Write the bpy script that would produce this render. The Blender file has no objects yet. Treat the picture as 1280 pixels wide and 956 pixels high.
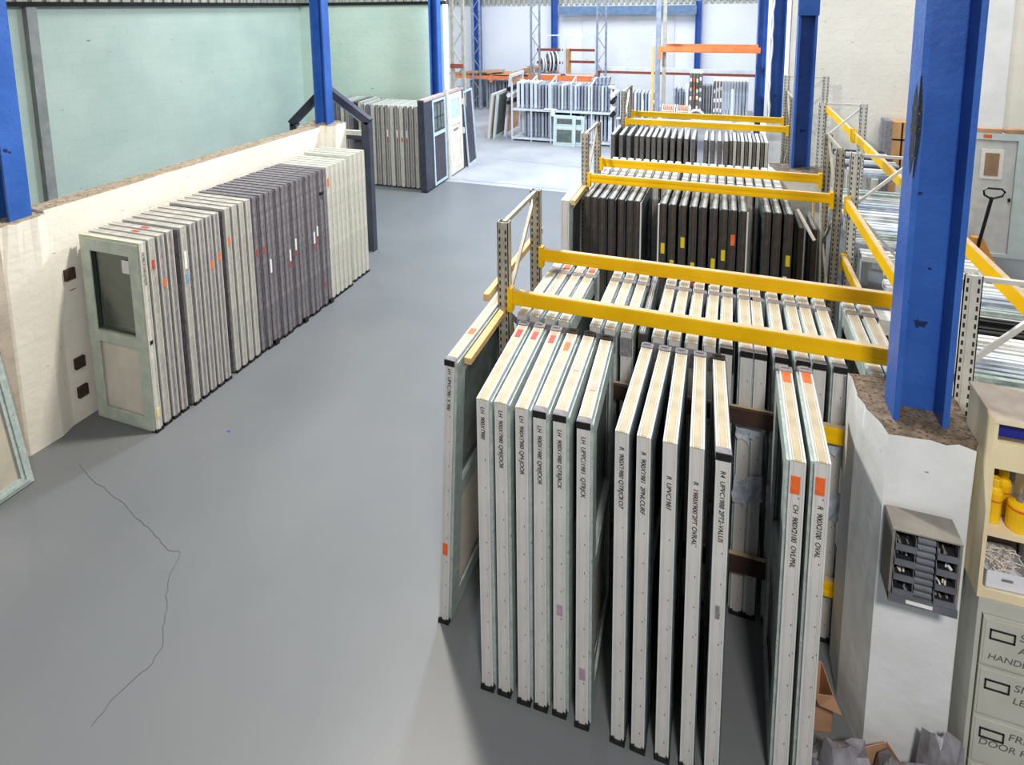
import bpy, bmesh, math, random
from mathutils import Vector, Matrix
random.seed(7)
S = bpy.context.scene
COL = S.collection

# ------------------------------------------------------------------ camera, world, lights, exposure
F, CX, CY = 743.636, 640.0, 108.88
YAW, PIT, ROL = 0.338516, 0.133263, -0.0105117
CAM = Vector((0, 0, 4.4))
fw = Vector((-math.sin(YAW) * math.cos(PIT), math.cos(YAW) * math.cos(PIT), -math.sin(PIT)))
r0 = Vector((math.cos(YAW), math.sin(YAW), 0)); u0 = r0.cross(fw)
rr = math.cos(ROL) * r0 + math.sin(ROL) * u0
uu = -math.sin(ROL) * r0 + math.cos(ROL) * u0
cd = bpy.data.cameras.new('camera'); cam = bpy.data.objects.new('camera', cd); COL.objects.link(cam)
M = Matrix((rr, uu, -fw)).transposed().to_4x4(); M.translation = CAM
cam.matrix_world = M
cd.sensor_width = 36; cd.sensor_fit = 'HORIZONTAL'; cd.lens = F / 1280 * 36
cd.shift_x = 0; cd.shift_y = -(478 - CY) / 1280
cd.clip_start = 0.05; cd.clip_end = 200
S.camera = cam

W = bpy.data.worlds.new('World'); S.world = W; W.use_nodes = True
bg = W.node_tree.nodes['Background']
bg.inputs[0].default_value = (0.86, 0.92, 1.0, 1); bg.inputs[1].default_value = 0.33
S.view_settings.view_transform = 'Standard'; S.view_settings.look = 'None'
S.view_settings.gamma = 1; S.view_settings.use_curve_mapping = False
S.view_settings.exposure = -0.06

def area(name, loc, sx, sy, power, col, rot=(0, 0, 0)):
    l = bpy.data.lights.new(name, 'AREA'); l.shape = 'RECTANGLE'; l.size = sx; l.size_y = sy
    l.energy = power; l.color = col
    o = bpy.data.objects.new(name, l); o.location = loc; o.rotation_euler = rot; COL.objects.link(o)
    return o
area('high_bay_lamp_aisle', (-3.2, 5.4, 7.0), 0.4, 0.4, 570, (1.0, 0.95, 0.86))
area('high_bay_lamp_mid', (-3.0, 12.6, 7.2), 0.9, 0.9, 1080, (0.74, 0.86, 1.0))
area('fill_light_far', (-4.5, 20.5, 8.0), 9.0, 5.0, 1250, (0.84, 0.91, 1.0))  # unseen area fill added over the far end for its cool daylight
area('fill_light_unit', (4.0, 9.5, 7.5), 3.0, 4.0, 340, (1.0, 0.97, 0.92))  # unseen area fill added to brighten the side unit
area('fill_light_bay', (-8.4, 10.6, 7.4), 2.0, 2.5, 215, (0.93, 1.0, 0.97))  # unseen area fill added to lift the mint end wall and its doors
area('high_bay_lamp_near', (1.2, -1.4, 6.8), 0.8, 0.8, 520, (1.0, 0.96, 0.9))

# ------------------------------------------------------------------ helpers
def lin(c):
    out = []
    for v in c:
        v /= 255.0
        out.append(v / 12.92 if v <= 0.04045 else ((v + 0.055) / 1.055) ** 2.4)
    return tuple(out) + (1.0,)

def mat(name, c, c2=None, scale=6.0, rough=0.6, fleck=None, fscale=40.0, fthr=0.62, bump=0.0, bscale=60.0, metal=0.0, stretch=(1, 1, 1), spec=0.4):
    m = bpy.data.materials.new(name); m.use_nodes = True
    nt = m.node_tree; N = nt.nodes; L = nt.links
    b = N['Principled BSDF']; b.inputs['Roughness'].default_value = rough; b.inputs['Metallic'].default_value = metal
    b.inputs['Specular IOR Level'].default_value = spec
    tc = N.new('ShaderNodeTexCoord'); mp = N.new('ShaderNodeMapping'); mp.inputs['Scale'].default_value = stretch
    L.new(tc.outputs['Object'], mp.inputs[0])
    if c2 is None: c2 = tuple(int(v * 0.9) for v in c)
    n = N.new('ShaderNodeTexNoise'); n.inputs['Scale'].default_value = scale; n.inputs['Detail'].default_value = 5
    L.new(mp.outputs[0], n.inputs['Vector'])
    cr = N.new('ShaderNodeValToRGB'); cr.color_ramp.elements[0].position = 0.35; cr.color_ramp.elements[1].position = 0.65
    cr.color_ramp.elements[0].color = lin(c2); cr.color_ramp.elements[1].color = lin(c)
    L.new(n.outputs['Fac'], cr.inputs[0]); out = cr.outputs[0]
    if fleck:
        n2 = N.new('ShaderNodeTexNoise'); n2.inputs['Scale'].default_value = fscale; n2.inputs['Detail'].default_value = 2
        L.new(mp.outputs[0], n2.inputs['Vector'])
        r2 = N.new('ShaderNodeValToRGB'); r2.color_ramp.elements[0].position = fthr; r2.color_ramp.elements[1].position = fthr + 0.03
        r2.color_ramp.elements[0].color = (0, 0, 0, 1); r2.color_ramp.elements[1].color = (1, 1, 1, 1)
        L.new(n2.outputs['Fac'], r2.inputs[0])
        mx = N.new('ShaderNodeMix'); mx.data_type = 'RGBA'
        L.new(r2.outputs[0], mx.inputs[0]); L.new(out, mx.inputs[6]); mx.inputs[7].default_value = lin(fleck)
        out = mx.outputs[2]
    L.new(out, b.inputs['Base Color'])
    if bump:
        n3 = N.new('ShaderNodeTexNoise'); n3.inputs['Scale'].default_value = bscale; n3.inputs['Detail'].default_value = 4
        L.new(mp.outputs[0], n3.inputs['Vector'])
        bp = N.new('ShaderNodeBump'); bp.inputs['Strength'].default_value = bump; bp.inputs['Distance'].default_value = 0.01
        L.new(n3.outputs['Fac'], bp.inputs['Height']); L.new(bp.outputs[0], b.inputs['Normal'])
    return m

def wall_mat(name, c, c2, axis, dark=(120, 118, 110), fl=0.7):
    """painted blockwork: faint courses, bump, chips"""
    m = bpy.data.materials.new(name); m.use_nodes = True
    nt = m.node_tree; N = nt.nodes; L = nt.links; b = N['Principled BSDF']; b.inputs['Roughness'].default_value = 0.75
    tc = N.new('ShaderNodeTexCoord'); sx = N.new('ShaderNodeSeparateXYZ'); cx = N.new('ShaderNodeCombineXYZ')
    L.new(tc.outputs['Object'], sx.inputs[0]); L.new(sx.outputs[axis], cx.inputs[0]); L.new(sx.outputs['Z'], cx.inputs[1])
    br = N.new('ShaderNodeTexBrick'); br.inputs['Scale'].default_value = 1.0
    br.inputs['Brick Width'].default_value = 0.45; br.inputs['Row Height'].default_value = 0.225
    br.inputs['Mortar Size'].default_value = 0.006; br.inputs['Mortar Smooth'].default_value = 0.6
    br.inputs['Color1'].default_value = (1, 1, 1, 1); br.inputs['Color2'].default_value = (0.975, 0.975, 0.975, 1); br.inputs['Mortar'].default_value = (0.92, 0.92, 0.92, 1)
    n0 = N.new('ShaderNodeTexNoise'); n0.inputs['Scale'].default_value = 3; L.new(tc.outputs['Object'], n0.inputs['Vector'])
    ad = N.new('ShaderNodeMix'); ad.data_type = 'VECTOR'; ad.inputs[0].default_value = 0.02
    L.new(cx.outputs[0], ad.inputs[4]); L.new(n0.outputs['Color'], ad.inputs[5]); L.new(ad.outputs[1], br.inputs['Vector'])
    n = N.new('ShaderNodeTexNoise'); n.inputs['Scale'].default_value = 0.9; n.inputs['Detail'].default_value = 6; L.new(tc.outputs['Object'], n.inputs['Vector'])
    cr = N.new('ShaderNodeValToRGB'); cr.color_ramp.elements[0].position = 0.3; cr.color_ramp.elements[1].position = 0.7
    cr.color_ramp.elements[0].color = lin(c2); cr.color_ramp.elements[1].color = lin(c); L.new(n.outputs['Fac'], cr.inputs[0])
    mu = N.new('ShaderNodeMix'); mu.data_type = 'RGBA'; mu.blend_type = 'MULTIPLY'; mu.inputs[0].default_value = 1
    L.new(cr.outputs[0], mu.inputs[6]); L.new(br.outputs['Color'], mu.inputs[7])
    # chips stretched along the courses
    mp = N.new('ShaderNodeMapping'); mp.inputs['Scale'].default_value = (5, 26, 1); L.new(cx.outputs[0], mp.inputs[0])
    n2 = N.new('ShaderNodeTexNoise'); n2.inputs['Scale'].default_value = 1.0; n2.inputs['Detail'].default_value = 3; L.new(mp.outputs[0], n2.inputs['Vector'])
    r2 = N.new('ShaderNodeValToRGB'); r2.color_ramp.elements[0].position = fl; r2.color_ramp.elements[1].position = fl + 0.03
    r2.color_ramp.elements[0].color = (0, 0, 0, 1); r2.color_ramp.elements[1].color = (1, 1, 1, 1); L.new(n2.outputs['Fac'], r2.inputs[0])
    mx = N.new('ShaderNodeMix'); mx.data_type = 'RGBA'; L.new(r2.outputs[0], mx.inputs[0]); L.new(mu.outputs[2], mx.inputs[6]); mx.inputs[7].default_value = lin(dark)
    L.new(mx.outputs[2], b.inputs['Base Color'])
    bp = N.new('ShaderNodeBump'); bp.inputs['Strength'].default_value = 0.5; bp.inputs['Distance'].default_value = 0.012
    n3 = N.new('ShaderNodeTexNoise'); n3.inputs['Scale'].default_value = 14; n3.inputs['Detail'].default_value = 5; L.new(tc.outputs['Object'], n3.inputs['Vector'])
    mh = N.new('ShaderNodeMath'); mh.operation = 'ADD'; L.new(br.outputs['Color'], mh.inputs[0]); L.new(n3.outputs['Fac'], mh.inputs[1])
    L.new(mh.outputs[0], bp.inputs['Height']); L.new(bp.outputs[0], b.inputs['Normal'])
    return m

def glass_mat(name, tint=(0.75, 0.85, 0.82, 1), a=0.75, rough=0.05):
    m = bpy.data.materials.new(name); m.use_nodes = True
    nt = m.node_tree; N = nt.nodes; L = nt.links; N.remove(N['Principled BSDF'])
    t = N.new('ShaderNodeBsdfTransparent'); t.inputs[0].default_value = tint
    g = N.new('ShaderNodeBsdfGlossy'); g.inputs['Roughness'].default_value = rough
    mx = N.new('ShaderNodeMixShader'); mx.inputs[0].default_value = 1 - a
    L.new(t.outputs[0], mx.inputs[1]); L.new(g.outputs[0], mx.inputs[2]); L.new(mx.outputs[0], N['Material Output'].inputs[0])
    return m

class MB:
    def __init__(s): s.v = []; s.f = []; s.m = []
    def add(s, vs, fs, mi=0):
        k = len(s.v); s.v += [tuple(v) for v in vs]; s.f += [tuple(i + k for i in f) for f in fs]; s.m += [mi] * len(fs); return s
    def box(s, x0, y0, z0, x1, y1, z1, mi=0, top=None):
        x0, x1 = min(x0, x1), max(x0, x1); y0, y1 = min(y0, y1), max(y0, y1); z0, z1 = min(z0, z1), max(z0, z1)
        v = [(x0, y0, z0), (x1, y0, z0), (x1, y1, z0), (x0, y1, z0), (x0, y0, z1), (x1, y0, z1), (x1, y1, z1), (x0, y1, z1)]
        s.add(v, [(0, 3, 2, 1), (0, 1, 5, 4), (1, 2, 6, 5), (2, 3, 7, 6), (3, 0, 4, 7)], mi)
        s.add(v, [(4, 5, 6, 7)], mi if top is None else top)
        return s
    def bar(s, a, b, w, h=None, mi=0, up=(0, 0, 1)):
        """rectangular bar from a to b"""
        h = h or w; a = Vector(a); b = Vector(b); d = (b - a).normalized(); u = Vector(up)
        if abs(d.dot(u)) > 0.95: u = Vector((1, 0, 0))
        r = d.cross(u).normalized(); u = r.cross(d).normalized()
        v = []
        for p in (a, b):
            for sx, sy in ((-1, -1), (1, -1), (1, 1), (-1, 1)): v.append(p + r * (w / 2 * sx) + u * (h / 2 * sy))
        return s.add(v, [(0, 1, 2, 3), (7, 6, 5, 4), (0, 4, 5, 1), (1, 5, 6, 2), (2, 6, 7, 3), (3, 7, 4, 0)], mi)
    def tube(s, pts, rad, n=8, mi=0, closed=False):
        pts = [Vector(p) for p in pts]; k = len(pts); rings = []
        for i, p in enumerate(pts):
            if closed: d = pts[(i + 1) % k] - pts[i - 1]
            else: d = pts[min(i + 1, k - 1)] - pts[max(i - 1, 0)]
            d.normalize(); u = Vector((0, 0, 1)) if abs(d.z) < 0.9 else Vector((1, 0, 0))
            r = d.cross(u).normalized(); u = r.cross(d)
            rad_i = rad[i] if isinstance(rad, (list, tuple)) else rad
            rings.append([p + (r * math.cos(t) + u * math.sin(t)) * rad_i for t in [2 * math.pi * j / n for j in range(n)]])
        v = [q for ring in rings for q in ring]; f = []
        for i in range(k if closed else k - 1):
            for j in range(n):
                a = i * n + j; b = i * n + (j + 1) % n; c = ((i + 1) % k) * n + (j + 1) % n; d = ((i + 1) % k) * n + j
                f.append((a, b, c, d))
        if not closed: f += [tuple(range(n))[::-1], tuple(range((k - 1) * n, k * n))]
        return s.add(v, f, mi)
    def lathe(s, prof, c=(0, 0, 0), n=16, mi=0):
        v = []; f = []
        for r, z in prof:
            for j in range(n): v.append((c[0] + r * math.cos(2 * math.pi * j / n), c[1] + r * math.sin(2 * math.pi * j / n), c[2] + z))
        for i in range(len(prof) - 1):
            for j in range(n): f.append((i * n + j, i * n + (j + 1) % n, (i + 1) * n + (j + 1) % n, (i + 1) * n + j))
        f += [tuple(range(n))[::-1], tuple(range((len(prof) - 1) * n, len(prof) * n))]
        return s.add(v, f, mi)
    def prism(s, poly, z0, z1, mi=0, top=None):
        n = len(poly); v = [(x, y, z0) for x, y in poly] + [(x, y, z1) for x, y in poly]
        s.add(v, [tuple(range(n))[::-1]] + [(i, (i + 1) % n, (i + 1) % n + n, i + n) for i in range(n)], mi)
        return s.add(v, [tuple(range(n, 2 * n))], mi if top is None else top)
    def ring(s, x0, x1, y0, y1, z0, z1, w, mi=0, wt=None, wb=None):
        """rectangular frame in the YZ plane with thickness in x"""
        wt = wt or w; wb = wb or w
        s.box(x0, y0, z0, x1, y0 + w, z1, mi); s.box(x0, y1 - w, z0, x1, y1, z1, mi)
        s.box(x0, y0 + w, z1 - wt, x1, y1 - w, z1, mi); s.box(x0, y0 + w, z0, x1, y1 - w, z0 + wb, mi)
        return s
    def mesh(s, name, mats):
        me = bpy.data.meshes.new(name); me.from_pydata(s.v, [], s.f)
        for m in (mats if isinstance(mats, (list, tuple)) else [mats]): me.materials.append(m)
        for p, mi in zip(me.polygons, s.m): p.material_index = mi
        me.update(); return me

def link(name, me, parent=None, loc=(0, 0, 0), rot=(0, 0, 0)):
    o = bpy.data.objects.new(name, me); COL.objects.link(o); o.location = loc; o.rotation_euler = rot
    if parent: o.parent = parent
    return o
def ob(name, mb, mats, parent=None, loc=(0, 0, 0), rot=(0, 0, 0)):
    return link(name, mb.mesh(name, mats), parent, loc, rot)
def tag(o, label, cat, group=None):
    o['label'] = label; o['category'] = cat; o['kind'] = 'thing'
    if group: o['group'] = group
    return o
def thing(name, label, cat, loc=(0, 0, 0), rot=(0, 0, 0), group=None):
    o = bpy.data.objects.new(name, None); COL.objects.link(o); o.empty_display_size = 0.1
    o.location = loc; o.rotation_euler = rot
    return tag(o, label, cat, group)
def struct(name, mb, mats, bev=0):
    o = ob(name, mb, mats); o['kind'] = 'structure'
    return o
ORD = ['zeroth', 'first', 'second', 'third', 'fourth', 'fifth', 'sixth', 'seventh', 'eighth', 'ninth', 'tenth', 'eleventh', 'twelfth', 'thirteenth',
       'fourteenth', 'fifteenth', 'sixteenth', 'seventeenth', 'eighteenth', 'nineteenth', 'twentieth', 'twenty-first', 'twenty-second', 'twenty-third',
       'twenty-fourth', 'twenty-fifth', 'twenty-sixth', 'twenty-seventh', 'twenty-eighth', 'twenty-ninth', 'thirtieth']
_deps = None
def text_mesh(txt, size, extrude=0.0006, shear=0.15):
    cu = bpy.data.curves.new('lettering', 'FONT'); cu.body = txt; cu.size = size; cu.extrude = extrude; cu.shear = shear
    o = bpy.data.objects.new('lettering', cu); COL.objects.link(o)
    dg = bpy.context.evaluated_depsgraph_get()
    me = bpy.data.meshes.new_from_object(o.evaluated_get(dg))
    bpy.data.objects.remove(o); bpy.data.curves.remove(cu)
    return me

# ------------------------------------------------------------------ materials
M_floor = mat('floor_paint_grey', (110, 112, 114), (104, 107, 110), 0.8, 0.42, fleck=(90, 91, 91), fscale=9, fthr=0.78, bump=0.08, bscale=7)
M_conc = mat('bare_concrete', (164, 164, 166), (146, 148, 154), 0.9, 0.6, bump=0.2, bscale=5)
M_mint = wall_mat('mint_block_shaded_y', (186, 202, 193), (172, 190, 182), 'Y', (100, 110, 105), 0.72)  # same mint paint, darkened in colour for the shaded long wall
M_mintx = wall_mat('mint_block_lit_x', (204, 222, 208), (192, 212, 200), 'X', (110, 115, 105), 0.70)  # same mint paint, lightened in colour for the brighter-lit end wall
M_white = wall_mat('white_painted_block_x', (226, 224, 216), (214, 212, 204), 'X', (150, 145, 135), 0.70)
M_whitey = wall_mat('white_painted_block_y', (230, 225, 213), (220, 214, 202), 'Y', (120, 105, 90), 0.71)
M_pan = mat('white_wall_panel', (238, 240, 244), (230, 233, 240), 0.6, 0.6)
M_conctop = mat('dusty_concrete_top', (165, 150, 130), (140, 125, 105), 12, 0.9, fleck=(95, 82, 68), fscale=35, fthr=0.6, bump=0.6, bscale=40)
M_piertop = mat('rough_brown_concrete', (128, 112, 96), (92, 78, 64), 14, 0.95, fleck=(70, 60, 50), fscale=50, fthr=0.57, bump=0.9, bscale=60)
M_pier = mat('white_pier_paint', (226, 228, 230), (212, 215, 216), 2.0, 0.7, fleck=(140, 140, 136), fscale=24, fthr=0.76, bump=0.5, bscale=9)
M_blue = mat('blue_column_paint', (52, 98, 178), (40, 84, 162), 3, 0.42, fleck=(22, 40, 84), fscale=12, fthr=0.72, bump=0.35, bscale=30)
M_chip = mat('chipped_black_steel', (40, 42, 50), (24, 30, 44), 40, 0.8, fleck=(110, 100, 90), fscale=50, fthr=0.64)
M_yel = mat('yellow_beam_paint', (236, 188, 4), (224, 174, 2), 2.5, 0.45, fleck=(170, 125, 20), fscale=26, fthr=0.75, spec=0.25)
M_yeltop = mat('dusty_beam_top', (196, 178, 150), (180, 158, 120), 12, 0.9)
M_up = mat('galvanised_upright', (178, 172, 158), (156, 150, 136), 9, 0.5, metal=0.15)
M_upw = mat('pale_upright_paint', (206, 206, 200), (190, 190, 184), 6, 0.5)
M_slot = mat('slot_dark', (46, 44, 40), None, 5, 0.9)
M_blk = mat('black_plastic_cap', (26, 26, 28), (18, 18, 20), 30, 0.5)
M_gcap = mat('grey_foam_cap', (138, 136, 140), (112, 110, 116), 25, 0.8)
M_wood = mat('pale_timber', (214, 182, 128), (194, 158, 104), 5, 0.7, stretch=(1, 12, 12))
M_edgew = mat('white_door_edge', (206, 203, 200), (192, 188, 184), 6, 0.45, fleck=(110, 105, 105), fscale=70, fthr=0.74, stretch=(1, 1, 0.4))
M_cream = mat('cream_door_top', (184, 171, 143), (168, 154, 126), 9, 0.6)
M_frw = mat('white_profile', (206, 208, 206), (192, 195, 195), 6, 0.4)
M_mintf = mat('mint_protective_film', (176, 188, 184), (152, 165, 162), 18, 0.45, fleck=(120, 136, 134), fscale=60, fthr=0.66)
M_spek = mat('speckled_grey_film', (176, 174, 166), (154, 152, 147), 10, 0.5, fleck=(92, 90, 92), fscale=75, fthr=0.64)
M_spekd = mat('dark_speckled_film', (120, 117, 122), (98, 96, 104), 12, 0.5, fleck=(62, 60, 68), fscale=70, fthr=0.6)
M_dgrey = mat('dark_grey_edge', (132, 129, 133), (108, 104, 110), 14, 0.5, fleck=(60, 58, 64), fscale=60, fthr=0.63)
M_plum = mat('plum_grey_edge', (140, 133, 138), (114, 108, 116), 14, 0.5, fleck=(180, 175, 170), fscale=80, fthr=0.72)
M_paleg = mat('pale_green_film', (196, 204, 188), (178, 189, 176), 8, 0.5, fleck=(150, 160, 150), fscale=60, fthr=0.7)
M_offw = mat('off_white_edge', (206, 203, 192), (190, 187, 178), 10, 0.5, fleck=(140, 130, 120), fscale=70, fthr=0.73)
M_brown = mat('dark_brown_edge', (74, 66, 60), (58, 52, 48), 10, 0.55, fleck=(96, 90, 84), fscale=90, fthr=0.7)
M_gtop = mat('grey_top_film', (170, 172, 170), (140, 144, 144), 14, 0.5)
M_dteal = mat('dark_teal_film', (72, 84, 86), (50, 60, 64), 14, 0.4)
M_ggrey = mat('brown_grey_edge', (124, 118, 110), (100, 95, 90), 12, 0.6, fleck=(70, 66, 62), fscale=60, fthr=0.64)
M_wtop = mat('white_blue_top', (206, 210, 216), (184, 188, 196), 12, 0.5)
M_char = mat('charcoal_frame', (62, 66, 78), (52, 56, 68), 6, 0.45)
M_chard = mat('charcoal_panel', (74, 70, 78), (62, 60, 68), 6, 0.5)
M_pinkt = mat('pinkish_tape', (186, 168, 162), (160, 146, 142), 14, 0.7)
M_creamp = mat('cream_panel', (222, 214, 200), (210, 202, 188), 4, 0.5)
M_lblue = mat('light_blue_film', (194, 210, 222), (172, 194, 210), 10, 0.4)
M_steel = mat('white_stillage_steel', (224, 228, 234), (206, 210, 220), 6, 0.4)
M_frg = mat('grey_blue_frame', (172, 180, 192), (146, 154, 168), 12, 0.45)
M_frg2 = mat('mid_grey_frame', (146, 146, 156), (122, 124, 136), 12, 0.5)
M_or = mat('orange_rack_paint', (238, 134, 76), (222, 116, 62), 5, 0.5)
M_rust = mat('red_brown_beam', (150, 76, 60), (128, 64, 52), 6, 0.6)
M_card = mat('cardboard', (206, 164, 116), (186, 142, 96), 3, 0.85)
M_card2 = mat('cardboard_pink', (198, 156, 122), (164, 124, 96), 3, 0.85)
M_plast = glass_mat('clear_plastic_wrap', (0.9, 0.92, 0.95, 1), 0.72, 0.2)
M_glass = glass_mat('window_glass', (0.62, 0.7, 0.66, 1), 0.86, 0.03)
M_glassg = mat('grey_glass_film', (106, 116, 112), (84, 96, 94), 6, 0.25)
M_glassd = mat('dark_glass', (54, 62, 66), (40, 50, 54), 6, 0.15)
M_stO = mat('orange_sticker', (232, 108, 48), (214, 92, 36), 20, 0.6)
M_stR = mat('red_sticker', (188, 70, 56), (170, 60, 48), 20, 0.6)
M_stY = mat('yellow_sticker', (214, 192, 40), (196, 176, 30), 20, 0.6)
M_stW = mat('white_sticker', (232, 232, 228), (220, 220, 216), 20, 0.6)
M_ink = mat('black_marker_ink', (34, 32, 36), None, 5, 0.7)
M_pen = mat('grey_pen', (96, 96, 92), None, 5, 0.8)
M_sheet = mat('white_sheet', (196, 202, 212), (170, 178, 190), 14, 0.6, bump=0.4)
M_shelfc = mat('cream_shelf_paint', (228, 214, 178), (216, 200, 164), 4, 0.5)
M_shelft = mat('dusty_shelf_top', (176, 164, 150), (160, 148, 134), 10, 0.8)
M_cab = mat('grey_green_cabinet', (186, 186, 176), (176, 176, 166), 4, 0.4)
M_bin = mat('grey_bin_plastic', (104, 106, 114), (84, 86, 94), 8, 0.5)
M_bing = mat('dusty_grey_steel', (134, 130, 122), (114, 110, 106), 6, 0.6)
M_ybot = mat('yellow_bottle', (236, 196, 24), (226, 176, 12), 5, 0.3)
M_orcap = mat('orange_band', (228, 110, 40), None, 5, 0.4)
M_tub = mat('white_tub', (226, 226, 232), (210, 212, 220), 4, 0.4)
M_brtub = mat('brown_tub', (138, 112, 96), (116, 92, 78), 5, 0.6)
M_rope = mat('pale_string', (230, 222, 212), (196, 184, 172), 40, 0.8)
M_olive = mat('pallet_truck_orange', (228, 158, 82), (210, 140, 66), 5, 0.5)
M_brass = mat('dark_brown_batten', (66, 46, 38), (50, 34, 30), 6, 0.8)
M_pipe = mat('grey_pipe_paint', (148, 150, 148), (130, 134, 134), 5, 0.6)
M_trans = mat('corrugated_sheet', (196, 196, 186), (150, 150, 140), 2, 0.6, stretch=(16, 16, 0.2))
M_dark = mat('dark_opening', (30, 28, 34), (22, 22, 26), 3, 0.9)
M_bluw = mat('grey_blue_steel', (110, 136, 166), (92, 118, 150), 5, 0.5)
M_yt = mat('yellow_tape', (226, 216, 160), None, 8, 0.6)

# ------------------------------------------------------------------ structure: floors
struct('floor', MB().box(-13, -3.0, -0.2, 8, 13.4, 0), M_floor)
struct('floor_concrete', MB().box(-13, 13.4, -0.2, 8, 27.2, 0.001), M_conc)
# hairline cracks
def strip(name, pts, w, m):
    mb = MB()
    for (a, b) in zip(pts[:-1], pts[1:]):
        a = Vector((*a, 0)); b = Vector((*b, 0)); d = (b - a).normalized(); n = Vector((-d.y, d.x, 0)) * w / 2; z = Vector((0, 0, 0.0018))
        mb.add([a - n + z, b - n + z, b + n + z, a + n + z], [(0, 1, 2, 3)])
    o = ob(name, mb, m); o['kind'] = 'structure'; return o
def jitter(a, b, n, s):
    p = []
    for i in range(n + 1):
        t = i / n; k = 0 if i in (0, n) else s
        p.append((a[0] + (b[0] - a[0]) * t + random.uniform(-k, k), a[1] + (b[1] - a[1]) * t + random.uniform(-k, k)))
    return p
M_crack = mat('floor_crack', (84, 84, 83), None, 5, 0.9)
CR = [(-5.8, 3.58), (-5.49, 3.48), (-5.01, 3.39), (-4.64, 3.29), (-4.43, 3.24), (-4.15, 3.15), (-4.04, 3.17), (-3.9, 2.93), (-3.71, 2.74), (-3.55, 2.59), (-3.51, 2.44), (-3.56, 2.25), (-3.54, 2.05)]
cp = []
for a_, b_ in zip(CR[:-1], CR[1:]): cp += jitter(a_, b_, 5, 0.012)[:-1]
M_joint = mat('floor_joint', (132, 136, 142), None, 5, 0.9)
strip('floor_crack', cp, 0.0045, M_crack)
strip('floor_joint', jitter((-7.8, 13.62), (0.9, 13.6), 40, 0.05), 0.035, M_joint)
strip('floor_joint', jitter((-6.3, 15.9), (-1.2, 15.5), 30, 0.05), 0.03, M_joint)

# ------------------------------------------------------------------ structure: walls
TOP = 4.5
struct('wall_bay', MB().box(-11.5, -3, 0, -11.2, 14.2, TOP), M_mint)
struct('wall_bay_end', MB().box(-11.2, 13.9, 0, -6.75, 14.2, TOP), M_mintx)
struct('trim_1', MB().box(-11.2, 6.84, 0, -11.08, 7.0, TOP), M_pipe)
struct('door_1', MB().box(-11.2, 4.6, 0, -11.12, 6.15, 3.3).box(-11.14, 5.35, 0.1, -11.1, 5.4, 3.2), M_dark)
struct('trim_2', MB().box(-11.35, -3, TOP, -11.05, 14.2, TOP + 0.08).box(-11.05, 13.85, TOP, -6.75, 14.1, TOP + 0.08), M_dark)
mb = MB()
for i in range(70):
    y = -2.0 + i * 0.24
    mb.box(-11.42, y, TOP + 0.08, -11.36, y + 0.16, TOP + 1.6)
struct('wall_bay_cladding', mb.box(-11.5, -3, TOP + 0.08, -11.42, 14.2, TOP + 1.6), M_trans)
mb = MB()
for i in range(19):
    mb.box(-11.2 + i * 0.24, 13.95, TOP + 0.08, -11.04 + i * 0.24, 14.0, TOP + 1.6)
struct('wall_bay_end_cladding', mb.box(-11.4, 14.0, TOP + 0.08, -6.75, 14.1, TOP + 1.6), M_trans)
struct('wall_back', MB().box(-13, 26.5, 0, 2.2, 26.8, 4.55), M_pan)
mb = MB()
for i in range(60): mb.box(-13 + i * 0.25, 26.42, 4.5, -12.85 + i * 0.25, 26.5, 6.2)
struct('wall_back_cladding', mb.box(-13, 26.5, 4.55, 2.2, 26.6, 6.2), M_trans)
struct('wall_back_block', MB().box(-5.9, 26.42, 0, -1.9, 26.5, 4.3), wall_mat('grey_white_block', (226, 228, 230), (214, 216, 220), 'X'))
struct('wall_hall_side', MB().box(-13.3, 14.2, 0, -13, 26.8, 6), M_pan)
struct('wall_unit_end', MB().box(1.35, 13.4, 0, 8, 13.7, 6.5), M_white)
struct('wall_unit_side', MB().box(1.35, 13.7, 0, 1.6, 26.6, 6.5), M_whitey)
struct('wall_unit_outer', MB().box(8, -3, 0, 8.3, 13.7, 6.5), M_whitey)
struct('trim_3', MB().box(4.55, 13.28, 0, 5.0, 13.4, 6.5), M_pier)
# low wall along the aisle with its piers
def rough(mb_poly, z0, z1, name, mats, amp=0.012, cuts=5, top=1, taper=None):
    bm = bmesh.new(); n = len(mb_poly)
    lv = [bm.verts.new((x, y, z0)) for x, y in mb_poly]; hv = [bm.verts.new((x, y, z1)) for x, y in mb_poly]
    bm.faces.new(lv[::-1]); tf = bm.faces.new(hv)
    for i in range(n): bm.faces.new((lv[i], lv[(i + 1) % n], hv[(i + 1) % n], hv[i]))
    tf.material_index = top
    bmesh.ops.subdivide_edges(bm, edges=bm.edges[:], cuts=cuts, use_grid_fill=True)
    rnd = random.Random(hash(name) % 1000 if False else len(name) + int(z1 * 100))
    for v in bm.verts:
        if v.co.z > z0 + 0.01:
            k = 1.0 if v.co.z > z1 - 0.01 else 0.12
            v.co += Vector((rnd.uniform(-amp, amp), rnd.uniform(-amp, amp), rnd.uniform(-amp, amp))) * k
    for f in bm.faces:
        if f.material_index == 0 and f.normal.z > 0.6: f.material_index = top
    bmesh.ops.recalc_face_normals(bm, faces=bm.faces[:])
    me = bpy.data.meshes.new(name); bm.to_mesh(me); bm.free()
    for m in mats: me.materials.append(m)
    for p in me.polygons:
        if p.normal.z > 0.75 and p.center.z > z1 - 0.1: p.material_index = top
    return me
o = link('wall_low', rough([(-6.70, 3.9), (-6.42, 3.9), (-6.42, 8.5), (-6.70, 8.5)], 0, 2.41, 'wall_low', [M_whitey, M_conctop], 0.006, 9)); o['kind'] = 'structure'
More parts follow.
